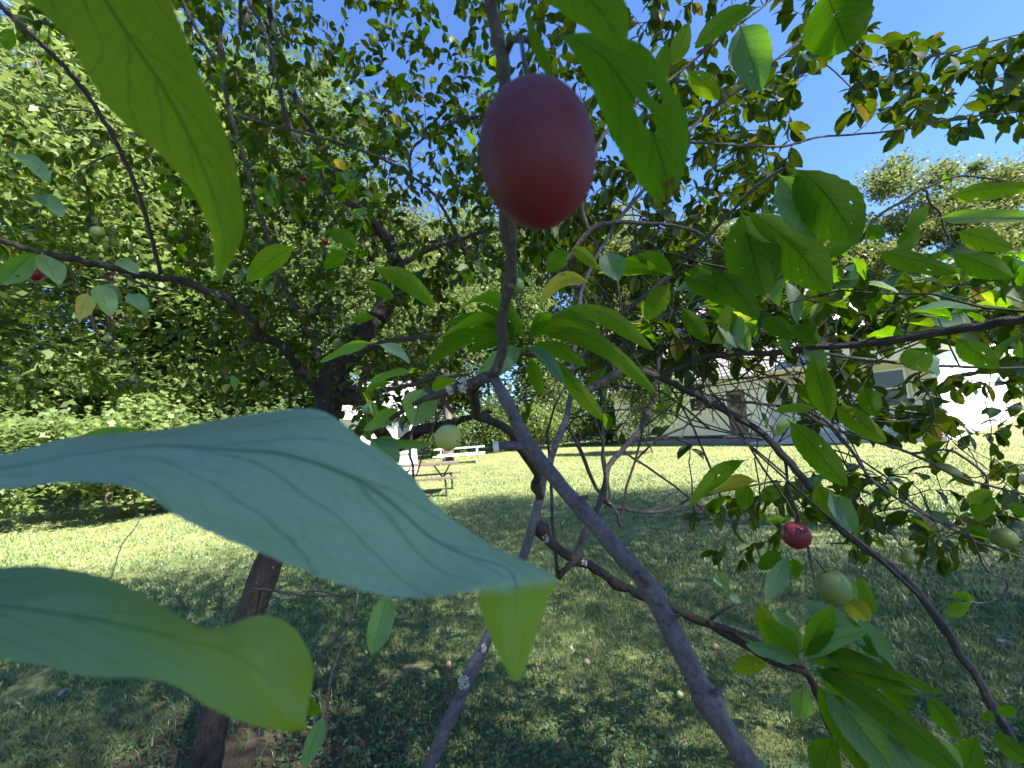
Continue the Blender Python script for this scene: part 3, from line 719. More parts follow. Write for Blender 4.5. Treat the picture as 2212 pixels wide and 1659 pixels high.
def loft_leaf(parent, rows, label, mat='leaf_hero', nu=44, nv=14, wave=.0, u0=0., u1=1., flip=False):
    """a leaf close to the lens: each row is its left edge, midrib and right edge (sight line and distance)"""
    R = [np.array([P(*c) for c in r]) for r in rows]
    Lc, Mc, Rc = (catmull([r[i] for r in R], nu + 1) for i in range(3))
    v = np.linspace(-1, 1, nv + 1); V = []; UV = []
    o0 = Mc[0]
    for i in range(nu + 1):
        wd = np.linalg.norm(Lc[i] - Rc[i])
        for j, e in enumerate(v):
            p = Lc[i] * (e * (e - 1) / 2) + Mc[i] * (1 - e * e) + Rc[i] * (e * (e + 1) / 2)
            nn = unit(np.cross(Rc[i] - Lc[i], (Mc[min(i + 1, nu)] - Mc[max(i - 1, 0)])))
            t = u0 + (u1 - u0) * i / nu
            p = p + nn * wd * (.004 * math.sin(40 * t - abs(e) * 8) * (1 - abs(e) ** 4) + wave * math.sin(11 * t + 2 * e) * e * e + .02 * math.sin(23 * t + 3 * e) * abs(e) ** 3)
            if abs(e) > .99: p = p + (Rc[i] - Lc[i]) * e * (.004 * (1 if i % 2 else -1) + rng.normal(0, .0025))
            V.append(p); UV.append((e * .5 + .5, t))
    I = np.arange((nu + 1) * (nv + 1)).reshape(nu + 1, nv + 1)
    F = np.stack([I[:-1, :-1], I[:-1, 1:], I[1:, 1:], I[1:, :-1]], -1).reshape(-1, 4)
    if flip: F = F[:, ::-1].copy()
    o = link("leaf", mesh_np("leaf", np.array(V) - o0, F, UV), M[mat], parent, loc=tuple(o0))
    if label: o["label"] = label
    return o

# ------------------------------------------------------------------ branches
def polyline(pts):                                 # (x, y, distance) waypoints of a branch
    return np.array([P(*p) for p in pts])
class Plum:
    def __init__(s, label, base):
        s.root = thing("plum_tree", label, "plum tree", base); s.skel = []; s.twV = []; s.twF = []; s.n = 0; s.leaves = []; s.base = np.asarray(base, float)
    def branch(s, pts, w0, w1, mat='bark_twig', name="branch", world=False, seg=None, knots=0, bump=.05, label=None, wob=.06, nodes=()):
        """w0, w1: thickness in metres at both ends"""
        p = np.asarray(pts, float) if world else polyline(pts)
        L = np.linalg.norm(np.diff(p, axis=0), axis=1).sum(); n = max(6, min(90, int(L / .013) if L < 1.7 else int(L / .04)))
        q = catmull(p, n)
        big = max(w0, w1)
        q[1:-1] += rng.normal(0, big * wob, q[1:-1].shape)
        rad = np.linspace(w0, w1, n) / 2 * (1 + rng.normal(0, .05, n))
        for _ in range(knots):
            k = rng.integers(1, n - 1); rad[k] *= 1.28
        for f, g in nodes: rad *= 1 + g * np.exp(-((np.arange(n) / (n - 1) - f) / .012) ** 2)
        m = MB(); m.tube(q, rad, seg or (12 if big > .012 else 7), True, bump)
        o = m.build(name, M[mat], s.root, True)
        if label: o["label"] = label
        s.skel.append(catmull(p, max(4, int(L / .06) + 2)))
        return q
    def twig(s, q, rad):
        V, F = tube(q, rad, 4, False); s.twV.append(V); s.twF.append(np.array(F) + s.n); s.n += len(V)
    def grow(s, A, gap=.028, size=(.05, .085), reach=2.5, bare=.25, thick=1.0, leafy=True):
        sk = np.concatenate(s.skel); A = np.asarray(A)
        d = np.array([np.min(((sk - a) ** 2).sum(1)) for a in A]); A = A[np.argsort(d)]
        for a in A:
            dd = ((sk - a) ** 2).sum(1); i = int(np.argmin(dd))
            if not leafy:
                w = np.where((dd > .03) & (dd < .30))[0]; i = int(rng.choice(w)) if len(w) else i
            L = math.sqrt(dd[i])
            if L > reach or L < .03: continue
            b = sk[i]; side = unit(np.cross(a - b, rng.normal(0, 1, 3)))
            mid = (a + b) / 2 + side * L * rng.uniform(-.18, .18) + np.array([0, 0, L * rng.uniform(-.02, .16)])
            n = max(5, int(L / .05)); q = catmull([b, mid, a], n); q[1:-1] += rng.normal(0, .004, q[1:-1].shape)
            r0 = (.0011 + .0028 * min(L, 1.0)) * thick if leafy else rng.uniform(.0013, .0026) * thick
            s.twig(q, np.linspace(r0, .0009 if leafy else .0012, n)); sk = np.concatenate([sk, q[2:]])
            if leafy: s.dress(q, gap, size, bare)
            elif rng.random() < .2: s.dress(q, .2, size, .9, 1)
        s.skel = [sk]
    def dress(s, q, gap, size, bare=.25, tipn=3):
        seg = np.linalg.norm(np.diff(q, axis=0), axis=1); cum = np.concatenate([[0], np.cumsum(seg)]); L = cum[-1]
        pos = list(np.arange(max(L * bare, L - .38), L, gap)) + [L] * tipn
        for k, t in enumerate(pos):
            p = np.array([np.interp(t, cum, q[:, c]) for c in range(3)]); T = unit(q[-1] - q[-2])
            sd = unit(np.cross(T, rng.normal(0, 1, 3)))
            dr = unit(T * rng.uniform(.1, .9) + sd * rng.uniform(.5, 1.1) + np.array([0, 0, -rng.uniform(.05, .75)]))
            s.put(p, dr, rng.uniform(*size))
    def put(s, p, dr, L, nrm=None):
        nn = rng.normal(0, .45, 3) + np.array([0, 0, 1.]) if nrm is None else np.asarray(nrm)
        x = np.cross(dr, nn); x = unit(x) if np.linalg.norm(x) > 1e-3 else unit(np.cross(dr, [1, 0, 0.1])); z = np.cross(x, dr)
        s.leaves.append((p, np.stack([x, dr, z], 1) * L, L))
    def finish(s, keep):
        V = np.concatenate(s.twV); F = np.concatenate(s.twF)
        tag(link("twigs", mesh_np("twigs", V, F), M['bark_twig'], s.root), kind="stuff")
        p = np.array([l[0] for l in s.leaves]); R = np.array([l[1] for l in s.leaves]); L = np.array([l[2] for l in s.leaves])
        c = p + R[:, :, 1] * .5; x, y, d = proj(c)
        ok = (d > .2) & (x > -20) & (x < 2232) & (y > -20) & (y < 1680)
        px = np.where(ok, L * FPX / np.maximum(d, .2), 0)
        near = np.linalg.norm(c - CAM, axis=1)
        alive = near > .42                          # nothing grows right in front of the lens
        order = np.argsort(-np.where(alive, px, 0))[:keep]; pick = np.zeros(len(L), bool); pick[order] = True
        for i in order:
            k = int(rng.integers(0, len(NEAR_ME)))
            o = bpy.data.objects.new("leaf", NEAR_ME[k]); COL.objects.link(o); o.parent = s.root
            o.matrix_parent_inverse = s.root.matrix_basis.inverted()
            r = R[i]; o.matrix_basis = Matrix(((r[0, 0], r[0, 1], r[0, 2], p[i, 0]), (r[1, 0], r[1, 1], r[1, 2], p[i, 1]), (r[2, 0], r[2, 1], r[2, 2], p[i, 2]), (0, 0, 0, 1)))
        rest = np.where(~pick & alive)[0]; tk = rng.integers(0, len(FAR_T), len(rest)); VV = []; FF = []; UU = []; RR = []; n0 = 0
        for k, (V, F, UV) in enumerate(FAR_T):
            id_ = rest[tk == k]
            if not len(id_): continue
            W = np.einsum('nij,mj->nmi', R[id_], V) + p[id_][:, None, :]; m = len(V)
            VV.append(W.reshape(-1, 3)); FF.append((F[None] + (np.arange(len(id_)) * m)[:, None, None] + n0).reshape(-1, 4)); UU.append(np.tile(UV, (len(id_), 1)))
            RR.append(np.repeat(rng.random(len(id_)), m)); n0 += len(id_) * m
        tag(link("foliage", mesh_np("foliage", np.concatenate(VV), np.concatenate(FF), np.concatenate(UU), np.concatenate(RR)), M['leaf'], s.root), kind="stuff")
def region(x0, y0, x1, y1, d0, d1, n):
    d = d0 + (d1 - d0) * rng.random(n) ** .8
    return [P(a, b, c) for a, b, c in zip(rng.uniform(x0, x1, n), rng.uniform(y0, y1, n), d)]

# ---- the old plum tree with the leaning trunk
T1 = Plum("old plum tree with a rough leaning trunk at the left", TRUNK_BASE)
fork = P(712, 872, 2.25)
tb = TRUNK_BASE
m = MB(); q = catmull([tb - [0.0, 0, .12], tb + [0.03, .0, .1], P(470, 1530, 1.93), P(560, 1270, 2.02), P(640, 1080, 2.12), P(690, 950, 2.2), fork, P(722, 800, 2.28), P(756, 766, 2.3)], 60)
m.tube(q, np.interp(np.linspace(0, 1, 60), [0, .08, .2, .6, .85, 1], [.11, .068, .060, .058, .070, .056]), 30, True, .10)
m.build("trunk", M['bark'], T1.root, True)
T1.skel.append(q[30:])
b1 = lambda pts, w0, w1, mat='bark_branch', **k: T1.branch(pts, w0, w1, mat, knots=2, **k)
b1([(740, 790, 2.29), (792, 712, 2.35), (827, 669, 2.4), (860, 605, 2.4), (849, 551, 2.4), (838, 520, 2.4), (810, 490, 2.4), (756, 430, 2.45), (700, 330, 2.5), (620, 160, 2.5), (560, -80, 2.5)], .11, .025, 'bark')
b1([(700, 880, 2.24), (673, 826, 2.2), (644, 798, 2.15), (623, 762, 2.1), (591, 735, 2.05), (562, 733, 2.0), (548, 694, 1.95), (501, 651, 1.9), (448, 630, 1.85), (394, 608, 1.8), (322, 597, 1.75), (258, 583, 1.7), (179, 565, 1.65), (93, 547, 1.6), (0, 520, 1.55), (-120, 490, 1.5)], .05, .018, 'bark')
b1([(258, 590, 1.7), (300, 612, 1.72), (345, 622, 1.75), (380, 632, 1.78)], .014, .006)
b1([(702, 815, 2.26), (680, 748, 2.25), (655, 694, 2.2), (626, 644, 2.15), (601, 587, 2.1), (587, 530, 2.05), (558, 451, 2.0), (537, 379, 1.95), (516, 304, 1.9), (490, 215, 1.85), (476, 107, 1.8), (473, 0, 1.8), (470, -150, 1.8)], .022, .016)
b1([(727, 780, 2.3), (716, 676, 2.35), (709, 587, 2.4), (700, 520, 2.4)], .018, .008)
b1([(562, 733, 2.0), (540, 738, 1.98), (522, 748, 1.95)], .02, .012)
b1([(850, 535, 2.4), (792, 458, 2.3), (734, 430, 2.2), (680, 358, 2.1), (623, 265, 2.0), (601, 172, 1.9), (573, 72, 1.9), (537, 0, 1.9), (500, -120, 1.9)], .03, .012)
b1([(490, 215, 1.85), (470, 150, 1.84), (430, 72, 1.8), (394, 0, 1.8), (360, -90, 1.8)], .014, .008)
b1([(516, 250, 1.87), (608, 276, 1.9), (680, 293, 1.95), (792, 329, 2.0), (860, 350, 2.1)], .013, .006)
b1([(1024, 587, 2.1), (999, 530, 2.05), (971, 476, 2.0), (935, 419, 1.95), (881, 376, 1.9), (810, 336, 1.85), (720, 304, 1.8), (660, 290, 1.8)], .018, .007)
b1([(886, 378, 1.9), (888, 329, 1.88), (913, 301, 1.85), (971, 268, 1.8), (1049, 247, 1.75), (1110, 240, 1.7)], .013, .006)
b1([(850, 580, 2.4), (924, 540, 2.3), (1006, 512, 2.2), (1078, 490, 2.1), (1160, 470, 2.1)], .032, .014)
b1([(347, 590, 1.76), (322, 494, 1.6), (294, 405, 1.45), (251, 308, 1.3), (200, 222, 1.2), (143, 150, 1.1), (72, 79, 1.0), (0, 11, .95), (-80, -70, .9)], .016, .010, label="thin dark shoot rising to the upper left corner")
b1([(272, 330, 1.33), (235, 334, 1.3), (200, 350, 1.3), (170, 370, 1.3)], .005, .003)
b1([(228, 255, 1.25), (190, 240, 1.22), (140, 238, 1.2), (110, 245, 1.2)], .005, .003)
b1([(765, 770, 2.3), (817, 744, 2.2), (892, 730, 2.1), (942, 726, 2.0), (1010, 715, 2.0)], .035, .014)
b1([(720, 850, 2.26), (790, 870, 2.1), (845, 963, 2.0), (899, 934, 1.9), (942, 920, 1.85), (989, 909, 1.8), (1060, 890, 1.8)], .075, .018, 'bark')
b1([(770, 880, 2.15), (780, 820, 2.1), (800, 790, 2.1)], .03, .012)
b1([(740, 830, 2.25), (800, 845, 2.1), (892, 830, 1.9), (935, 816, 1.8), (1014, 809, 1.7)], .03, .012)
b1([(899, 936, 1.9), (895, 923, 1.88), (885, 973, 1.85), (892, 1009, 1.85), (895, 1045, 1.85), (913, 1070, 1.85)], .014, .008)
b1([(949, 891, 1.8), (935, 925, 1.8), (920, 963, 1.8), (899, 1027, 1.84)], .012, .006)
b1([(737, 1287, 1.3), (680, 1276, 1.25), (637, 1280, 1.2), (591, 1276, 1.15), (537, 1269, 1.1)], .006, .003)
b1([(560, 1270, 2.0), (640, 1285, 1.6), (737, 1287, 1.3), (773, 1287, 1.2), (738, 1394, 1.2), (713, 1470, 1.2), (706, 1566, 1.2), (702, 1659, 1.2)], .008, .005)
b1([(240, 1250, 1.7), (262, 1180, 1.65), (288, 1145, 1.6), (310, 1110, 1.6)], .004, .003, 'wood_grey')
A = (region(380, -220, 700, 300, 1.6, 3.2, 260) + region(700, -220, 1100, 260, 1.6, 3.2, 200) + region(750, 840, 880, 930, 1.7, 2.4, 26) + region(380, 240, 1300, 620, 1.5, 3.4, 700) + region(-150, 320, 620, 560, 1.8, 3.6, 130)
     + region(450, 600, 1000, 860, 1.9, 3.4, 320) + region(-320, -260, 420, 350, 1.8, 3.4, 60) + region(0, 640, 450, 880, 2.4, 3.8, 70))
T1.grow(A, .025, (.042, .072))
T1.grow(region(450, 420, 1250, 900, 1.8, 3.2, 280), leafy=False, thick=1.2)
# crown above the frame
T1.branch([P(560, -80, 2.5), np.array([-1.2, 1.9, 3.5]), np.array([-.9, 1.5, 3.9]), np.array([-.5, 1.1, 4.2])], .02, .01, 'bark_branch', world=True)
T1.grow(list(np.array([-1.3, 1.3, 3.9]) + rng.normal(0, 1, (230, 3)) * np.array([1.0, .6, .35])), .03, (.05, .08))

# ---- the nearer plum tree whose branches cross the foreground
T2B = np.array([.62, .30, 0.0])
T2 = Plum("near plum tree with smooth purple-grey branches across the foreground", T2B)
b2 = lambda pts, w0, w1, mat='bark_branch', **k: T2.branch(pts, w0, w1, mat, **k)
J = (1065, 815, .36)
b2([J, (1085, 760, .35), (1083, 690, .335), (1102, 590, .315), (1090, 470, .29), (1092, 300, .255), (1090, 180, .24), (1080, 90, .235), (1062, 0, .23), (1045, -90, .225)], .0088, .0066, 'bark_branch', knots=5, label="upright twig passing behind the big red plum")
T2.branch([T2B - [0, 0, .05], T2B + [-.04, 0, .45], P(1900, 2150, .285), P(1720, 1840, .285), P(1610, 1640, .287), P(1520, 1500, .295), P(1440, 1340, .305), P(1395, 1258, .312), P(1300, 1150, .325), P(1230, 1070, .335), P(1150, 970, .345), P(1100, 880, .355), P(*J)], .0175, .0092, 'bark_smooth', world=True, seg=18, knots=0, bump=.035, wob=.02, nodes=((.40, .34), (.47, .2), (.555, .36), (.63, .25), (.72, .2), (.80, .25), (.87, .3), (.94, .3)), label="smooth purple-grey branch running down to the lower right")
b2([(1095, 250 - 0, .25), (1092, 105, .237), (1120, 86, .225), (1150, 88, .215), (1170, 92, .21)], .0045, .003, 'bark_branch')
b2([(1135, 960, .345), (1105, 963, .34), (1070, 965, .335)], .007, .006, 'bark_smooth', label="cut stub on the purple-grey branch")
for x0, y0, x1, y1, dd in ((1400, 1250, 1372, 1246, .305), (1440, 1345, 1468, 1330, .300), (1523, 1500, 1496, 1506, .290), (1530, 1505, 1562, 1490, .288), (1245, 1085, 1270, 1072, .330), (1180, 1005, 1160, 1010, .338), (1330, 1188, 1352, 1176, .32)):
    b2([(x0, y0, dd + .004), ((x0 + x1) / 2, (y0 + y1) / 2 - 3, dd), (x1, y1, dd - .002)], .006, .0025, 'bark_smooth')
b2([J, (1040, 822, .365), (1017, 830, .37), (971, 844, .38), (935, 855, .39), (892, 873, .41), (845, 905, .43), (806, 930, .45)], .010, .003, knots=3)
b2([(965, 846, .385), (956, 862, .39), (968, 878, .39), (980, 893, .39)], .005, .004)
b2([(945, 852, .388), (930, 845, .39), (915, 838, .395)], .004, .003)
b2([(1035, 824, .366), (1024, 844, .40), (1028, 891, .46), (1049, 905, .5), (1096, 927, .56), (1114, 952, .6), (1132, 980, .63), (1160, 1023, .68), (1157, 1048, .70), (1167, 1075, .71)], .009, .013, 'bark', knots=4)
e0 = P(935, 1638, .60); 
T2.branch([np.array([-.42, .42, -.05]), np.array([-.40, .43, .4]), P(800, 1950, .57), e0, P(1006, 1477, .63), P(1060, 1362, .65), P(1132, 1197, .69), P(1153, 1127, .70), P(1167, 1070, .715), P(1174, 1034, .72), P(1192, 984, .735), P(1210, 937, .75), P(1221, 909, .76), P(1232, 855, .78), P(1235, 798, .8), P(1250, 700, .85), P(1262, 610, .9), P(1330, 481, 1.0)], .020, .007, 'bark_smooth', world=True, seg=12, knots=0, bump=.05, wob=.03, nodes=((.25, .25), (.42, .2), (.55, .2)), label="grey stem rising from the bottom edge behind the folded leaf tip")
b2([(1003, 1480, .63), (970, 1505, .63), (940, 1530, .63)], .006, .004)
b2([(1160, 1130, .70), (1185, 1169, .70), (1221, 1197, .70), (1246, 1212, .70), (1278, 1222, .69), (1310, 1247, .68), (1346, 1269, .67), (1382, 1283, .66), (1454, 1314, .65), (1512, 1339, .64), (1563, 1366, .63), (1617, 1398, .62), (1670, 1427, .61), (1706, 1441, .60), (1742, 1455, .60), (1764, 1495, .60), (1785, 1556, .59), (1821, 1609, .58), (1864, 1665, .57)], .017, .007, 'bark', knots=6)
b2([(1530, 1345, .635), (1563, 1355, .63), (1620, 1376, .615), (1670, 1405, .605), (1703, 1420, .6), (1738, 1440, .6)], .008, .007)
b2([(1535, 1338, .63), (1560, 1318, .62), (1590, 1303, .61)], .006, .003)
b2([(1246, 1209, .70), (1257, 1165, .73), (1275, 1133, .75), (1293, 1094, .78), (1307, 1050, .8), (1311, 1020, .81), (1321, 998, .82), (1343, 973, .84), (1375, 937, .87), (1397, 898, .9), (1411, 855, .94), (1422, 812, .98), (1425, 766, 1.0)], .013, .009, knots=3)
b2([(1228, 923, .755), (1257, 980, .78), (1278, 1034, .79), (1296, 1066, .79), (1329, 1102, .79), (1340, 1138, .79)], .008, .005)
b2([(1246, 1209, .70), (1225, 1225, .69), (1205, 1250, .685)], .011, .009, 'bark')
b2([(1305, 1075, .79), (1307, 1030, .79), (1300, 990, .79), (1302, 950, .79)], .006, .004)
b2([(1296, 1070, .79), (1320, 1093, .8), (1364, 1102, .82), (1418, 1106, .84), (1454, 1095, .86), (1490, 1079, .88), (1542, 1066, .9), (1610, 1052, .92), (1678, 1038, .95)], .009, .004)
b2([(1418, 1106, .84), (1440, 1075, .86), (1455, 1062, .86)], .003, .002)
b2([(1343, 973, .84), (1400, 1010, .86), (1450, 1045, .88), (1495, 1080, .9), (1540, 1115, .92), (1600, 1128, .94), (1625, 1118, .95)], .005, .003)
# the right side
N0 = (1425, 814, .98)
b2([(1239, 848, .785), (1278, 837, .83), (1328, 809, .88), (1364, 798, .93), N0], .014, .014, knots=2)
b2([N0, (1474, 791, .98), (1545, 766, .96), (1671, 762, .9), (1760, 751, .85), (1885, 741, .79), (2029, 719, .72), (2136, 701, .67), (2250, 684, .62), (2400, 660, .56)], .012, .014, 'bark_twig', knots=3, bump=.02, label="smooth dark branch reaching in from the right edge")
b2([N0, (1467, 834, 1.0), (1517, 859, 1.0), (1578, 895, .98), (1635, 927, .95), (1681, 973, .9), (1724, 1020, .86), (1760, 1065, .82), (1810, 1137, .78), (1867, 1183, .74), (1921, 1222, .70), (1978, 1276, .66), (2036, 1351, .62), (2082, 1423, .59), (2129, 1495, .56), (2165, 1566, .53), (2212, 1638, .5), (2290, 1760, .46)], .017, .009, 'bark_twig', knots=6)
b2([(1360, 952, .95), (1420, 948, 1.0), (1492, 945, 1.02), (1599, 945, 1.0), (1649, 948, .96)], .009, .006)
b2([(1740, 754, .86), (1796, 766, .86), (1903, 780, .85), (1993, 787, .84), (2136, 794, .82), (2260, 796, .8)], .008, .005)
b2([(1467, 834, 1.0), (1560, 862, 1.05), (1700, 880, 1.05), (1778, 905, 1.0), (1839, 973, .98), (1885, 1038, .97), (1957, 1088, .96), (2029, 1127, .95), (2110, 1170, .94), (2240, 1215, .92)], .008, .005)
b2([(1730, 890, 1.03), (1803, 927, 1.02), (1921, 963, 1.0), (1978, 984, .98), (2064, 1027, .96), (2136, 1049, .94), (2260, 1080, .92)], .008, .005)
b2([(1971, 980, .98), (2043, 972, .97), (2082, 988, .96), (2129, 1027, .95), (2132, 1063, .94)], .006, .005)
b2([(1681, 973, .9), (1696, 995, .89), (1703, 1052, .86), (1717, 1091, .83), (1728, 1130, .81), (1742, 1172, .8), (1753, 1219, .79), (1760, 1255, .78), (1771, 1294, .77)], .006, .004)
b2([(2030, 1128, .95), (2090, 1150, .94), (2130, 1230, .93), (2172, 1252, .92), (2172, 1280, .92), (2140, 1300, .92), (2100, 1302, .92)], .005, .003)
b2([(1993, 787, .84), (1985, 820, .86), (2010, 860, .87), (2018, 905, .88), (1990, 940, .9)], .004, .003)
b2([(1796, 766, .86), (1830, 830, .9), (1850, 880, .95), (1900, 910, .97), (1990, 905, .97)], .004, .003)
# top right
b2([(1207, 591, .95), (1271, 501, .95), (1328, 480, .97), (1400, 483, 1.0), (1454, 487, 1.0), (1512, 505, 1.0), (1560, 540, 1.0)], .012, .006, knots=2)
b2([(1262, 610, .9), (1240, 620, .9), (1207, 591, .95)], .011, .012)
b2([(1271, 501, .95), (1255, 440, .95), (1262, 380, .95), (1300, 300, 1.0), (1350, 240, 1.05), (1431, 186, 1.1), (1492, 136, 1.1), (1574, 64, 1.1), (1620, 36, 1.1), (1690, -20, 1.1)], .010, .005)
b2([(1400, 400, 1.05), (1450, 330, 1.1), (1520, 251, 1.15), (1581, 204, 1.15), (1649, 150, 1.15), (1699, 111, 1.15), (1746, 72, 1.15), (1830, 10, 1.15), (1900, -60, 1.15)], .009, .005)
b2([(1330, 481, .98), (1365, 440, 1.0), (1400, 400, 1.05)], .009, .009)
b2([(1735, 82, 1.15), (1774, 129, 1.15), (1810, 161, 1.15), (1839, 190, 1.15)], .004, .003)
b2([(1470, 310, 1.12), (1510, 308, 1.12), (1613, 315, 1.15), (1699, 315, 1.2), (1764, 297, 1.25), (1850, 290, 1.3), (1957, 279, 1.3), (2064, 254, 1.3), (2154, 247, 1.3), (2300, 230, 1.3)], .008, .004)
b2([(1746, 72, 1.15), (1832, 107, 1.2), (1875, 132, 1.22), (1936, 143, 1.25), (1971, 132, 1.25), (2064, 111, 1.25), (2154, 86, 1.25), (2300, 50, 1.25)], .006, .004)
b2([(1454, 590, .75), (1492, 548, .72), (1563, 476, .68), (1628, 408, .64), (1678, 372, .62), (1700, 362, .61)], .006, .004)
b2([(1454, 590, .75), (1380, 650, .76), (1300, 720, .78), (1240, 790, .8)], .008, .006)
b2([(1860, 520, .75), (1893, 469, .75), (1946, 437, .74), (1993, 408, .73), (2010, 440, .73), (2030, 460, .73), (2042, 500, .73), (2062, 535, .73)], .005, .003)
b2([(1545, 766, .96), (1620, 660, .9), (1700, 590, .85), (1780, 550, .8), (1860, 520, .75)], .007, .004)
b2([(1993, 408, .73), (2080, 380, .72), (2212, 400, .7)], .004, .003)
b2([(1130, 765, .5), (1160, 770, .52), (1200, 785, .62), (1236, 800, .8)], .005, .006)
A = (region(1150, 150, 1700, 620, 1.2, 2.6, 330) + region(1400, -120, 1850, 300, 1.0, 2.0, 70) + region(1500, 560, 1850, 740, .95, 1.9, 75) + region(1850, 590, 2260, 740, .85, 1.7, 60)
     + region(1250, 560, 1700, 800, 1.0, 2.0, 130) + region(1700, 800, 2260, 940, 1.0, 1.8, 40) + region(1480, 1000, 2260, 1210, 1.0, 1.9, 50)
     + region(1840, 60, 2300, 280, 1.15, 1.6, 78) + region(1050, -200, 1450, 160, 1.3, 2.2, 50))
T2.grow(A, .027, (.045, .076))
T2.grow(region(1480, 540, 2240, 720, .8, 1.2, 30), .03, (.065, .095))
T2.grow(region(1260, 680, 1850, 970, .9, 1.6, 150) + region(1200, 420, 1500, 800, .9, 1.8, 70) + region(1700, 800, 2230, 1250, .9, 1.4, 18), leafy=False, thick=1.25)
# unseen boughs added overhead along the sun rays to shade the near leaves
T2.branch([P(1045, -90, .225), np.array([.10, .12, 1.98]), np.array([.35, -.05, 2.2]), np.array([.75, -.25, 2.35]), np.array([1.2, -.5, 2.3])], .006, .012, 'bark_branch', world=True)
A = []
for p0 in ((-.13, .12, 1.47), (-.05, .13, 1.44), (.01, .15, 1.575), (-.12, .1, 1.40), (.0, .14, 1.5)):
    for t, s, n in ((.8, .09, 14), (1.05, .12, 22), (1.35, .15, 26), (1.7, .2, 24)):
        A += list(np.array(p0) + SUN * t + rng.normal(0, s, (n, 3)))
T2.grow(A, .022, (.06, .09), bare=.1)
# ------------------------------------------------------------------ leaves close to the lens
R2 = T2.root
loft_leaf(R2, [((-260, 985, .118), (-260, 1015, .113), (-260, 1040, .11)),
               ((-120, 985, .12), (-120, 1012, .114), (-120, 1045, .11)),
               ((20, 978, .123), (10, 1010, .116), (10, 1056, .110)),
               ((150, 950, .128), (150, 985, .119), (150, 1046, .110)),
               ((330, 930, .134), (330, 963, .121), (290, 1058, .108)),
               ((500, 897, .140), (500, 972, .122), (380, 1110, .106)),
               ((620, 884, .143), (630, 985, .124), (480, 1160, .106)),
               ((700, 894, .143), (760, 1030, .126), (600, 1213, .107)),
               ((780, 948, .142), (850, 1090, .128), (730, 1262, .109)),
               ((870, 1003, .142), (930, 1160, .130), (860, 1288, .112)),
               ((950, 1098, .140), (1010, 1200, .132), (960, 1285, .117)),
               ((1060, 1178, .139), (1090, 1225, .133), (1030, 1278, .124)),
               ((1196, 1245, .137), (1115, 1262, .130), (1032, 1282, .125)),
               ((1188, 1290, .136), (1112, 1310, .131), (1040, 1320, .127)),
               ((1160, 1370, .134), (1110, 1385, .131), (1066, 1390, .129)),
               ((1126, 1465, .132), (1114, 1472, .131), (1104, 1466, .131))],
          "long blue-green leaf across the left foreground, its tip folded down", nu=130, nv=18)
loft_leaf(R2, [((-150, -260, .15), (40, -330, .15), (230, -330, .15)),
               ((-40, -110, .142), (130, -150, .144), (330, -140, .146)),
               ((62, 0, .136), (222, -8, .141), (366, -5, .142)),
               ((155, 92, .132), (298, 108, .138), (408, 95, .139)),
               ((182, 152, .130), (342, 172, .136), (432, 162, .137)),
               ((245, 243, .128), (392, 262, .134), (472, 250, .135)),
               ((332, 322, .127), (430, 342, .132), (502, 330, .133)),
               ((408, 402, .126), (462, 425, .130), (522, 420, .131)),
               ((455, 502, .124), (483, 510, .127), (526, 500, .128)),
               ((462, 560, .122), (480, 566, .123), (503, 560, .124)),
               ((468, 606, .121), (470, 608, .121), (473, 606, .121))],
          "large bright green leaf hanging down in the upper left corner", 'leaf_back', 100, 16, flip=False)
loft_leaf(R2, [((-240, 1250, .105), (-240, 1310, .098), (-240, 1380, .095)),
               ((-100, 1236, .106), (-100, 1310, .098), (-100, 1400, .094)),
               ((20, 1226, .108), (10, 1310, .099), (0, 1425, .094)),
               ((130, 1226, .110), (110, 1322, .101), (100, 1440, .095)),
               ((240, 1250, .112), (220, 1340, .103), (200, 1460, .096)),
               ((340, 1305, .113), (320, 1362, .105), (300, 1466, .098)),
               ((420, 1350, .113), (410, 1385, .108), (385, 1485, .100)),
               ((480, 1352, .116), (475, 1400, .111), (460, 1530, .101)),
               ((560, 1330, .119), (530, 1425, .112), (530, 1563, .103)),
               ((625, 1348, .118), (580, 1470, .112), (595, 1578, .105)),
               ((664, 1400, .116), (620, 1520, .111), (640, 1580, .107)),
               ((680, 1450, .114), (662, 1548, .111), (662, 1572, .109))],
          "dark green blurred leaf at the lower left with upturned edge", 'leaf_low', nu=90, nv=16)
loft_leaf(R2, [((1206, 82, .20), (1209, 79, .20), (1213, 77, .20)),
               ((1225, 96, .195), (1248, 88, .195), (1275, 72, .196)),
               ((1262, 150, .19), (1310, 132, .188), (1378, 98, .19)),
               ((1296, 228, .186), (1362, 205, .182), (1440, 165, .186)),
               ((1316, 290, .184), (1398, 265, .178), (1478, 225, .184)),
               ((1338, 345, .183), (1425, 330, .177), (1488, 300, .182)),
               ((1385, 402, .182), (1440, 390, .177), (1478, 360, .180)),
               ((1428, 438, .180), (1445, 432, .178), (1466, 410, .178))],
          "insect-eaten pale green leaf with a brown tip beside the big plum", 'leaf_torn', 70, 14, wave=.05, flip=False)
loft_leaf(R2, [((1130, -60, .17), (1150, -70, .17), (1170, -80, .17)),
               ((1170, -5, .168), (1230, -40, .165), (1290, -70, .168)),
               ((1235, 42, .165), (1285, 10, .162), (1338, -20, .166)),
               ((1300, 88, .163), (1325, 65, .161), (1358, 40, .164)),
               ((1344, 116, .162), (1348, 112, .162), (1353, 106, .162))],
          "green leaf cut by the top edge above the big plum", 'leaf_back', 30, 12)
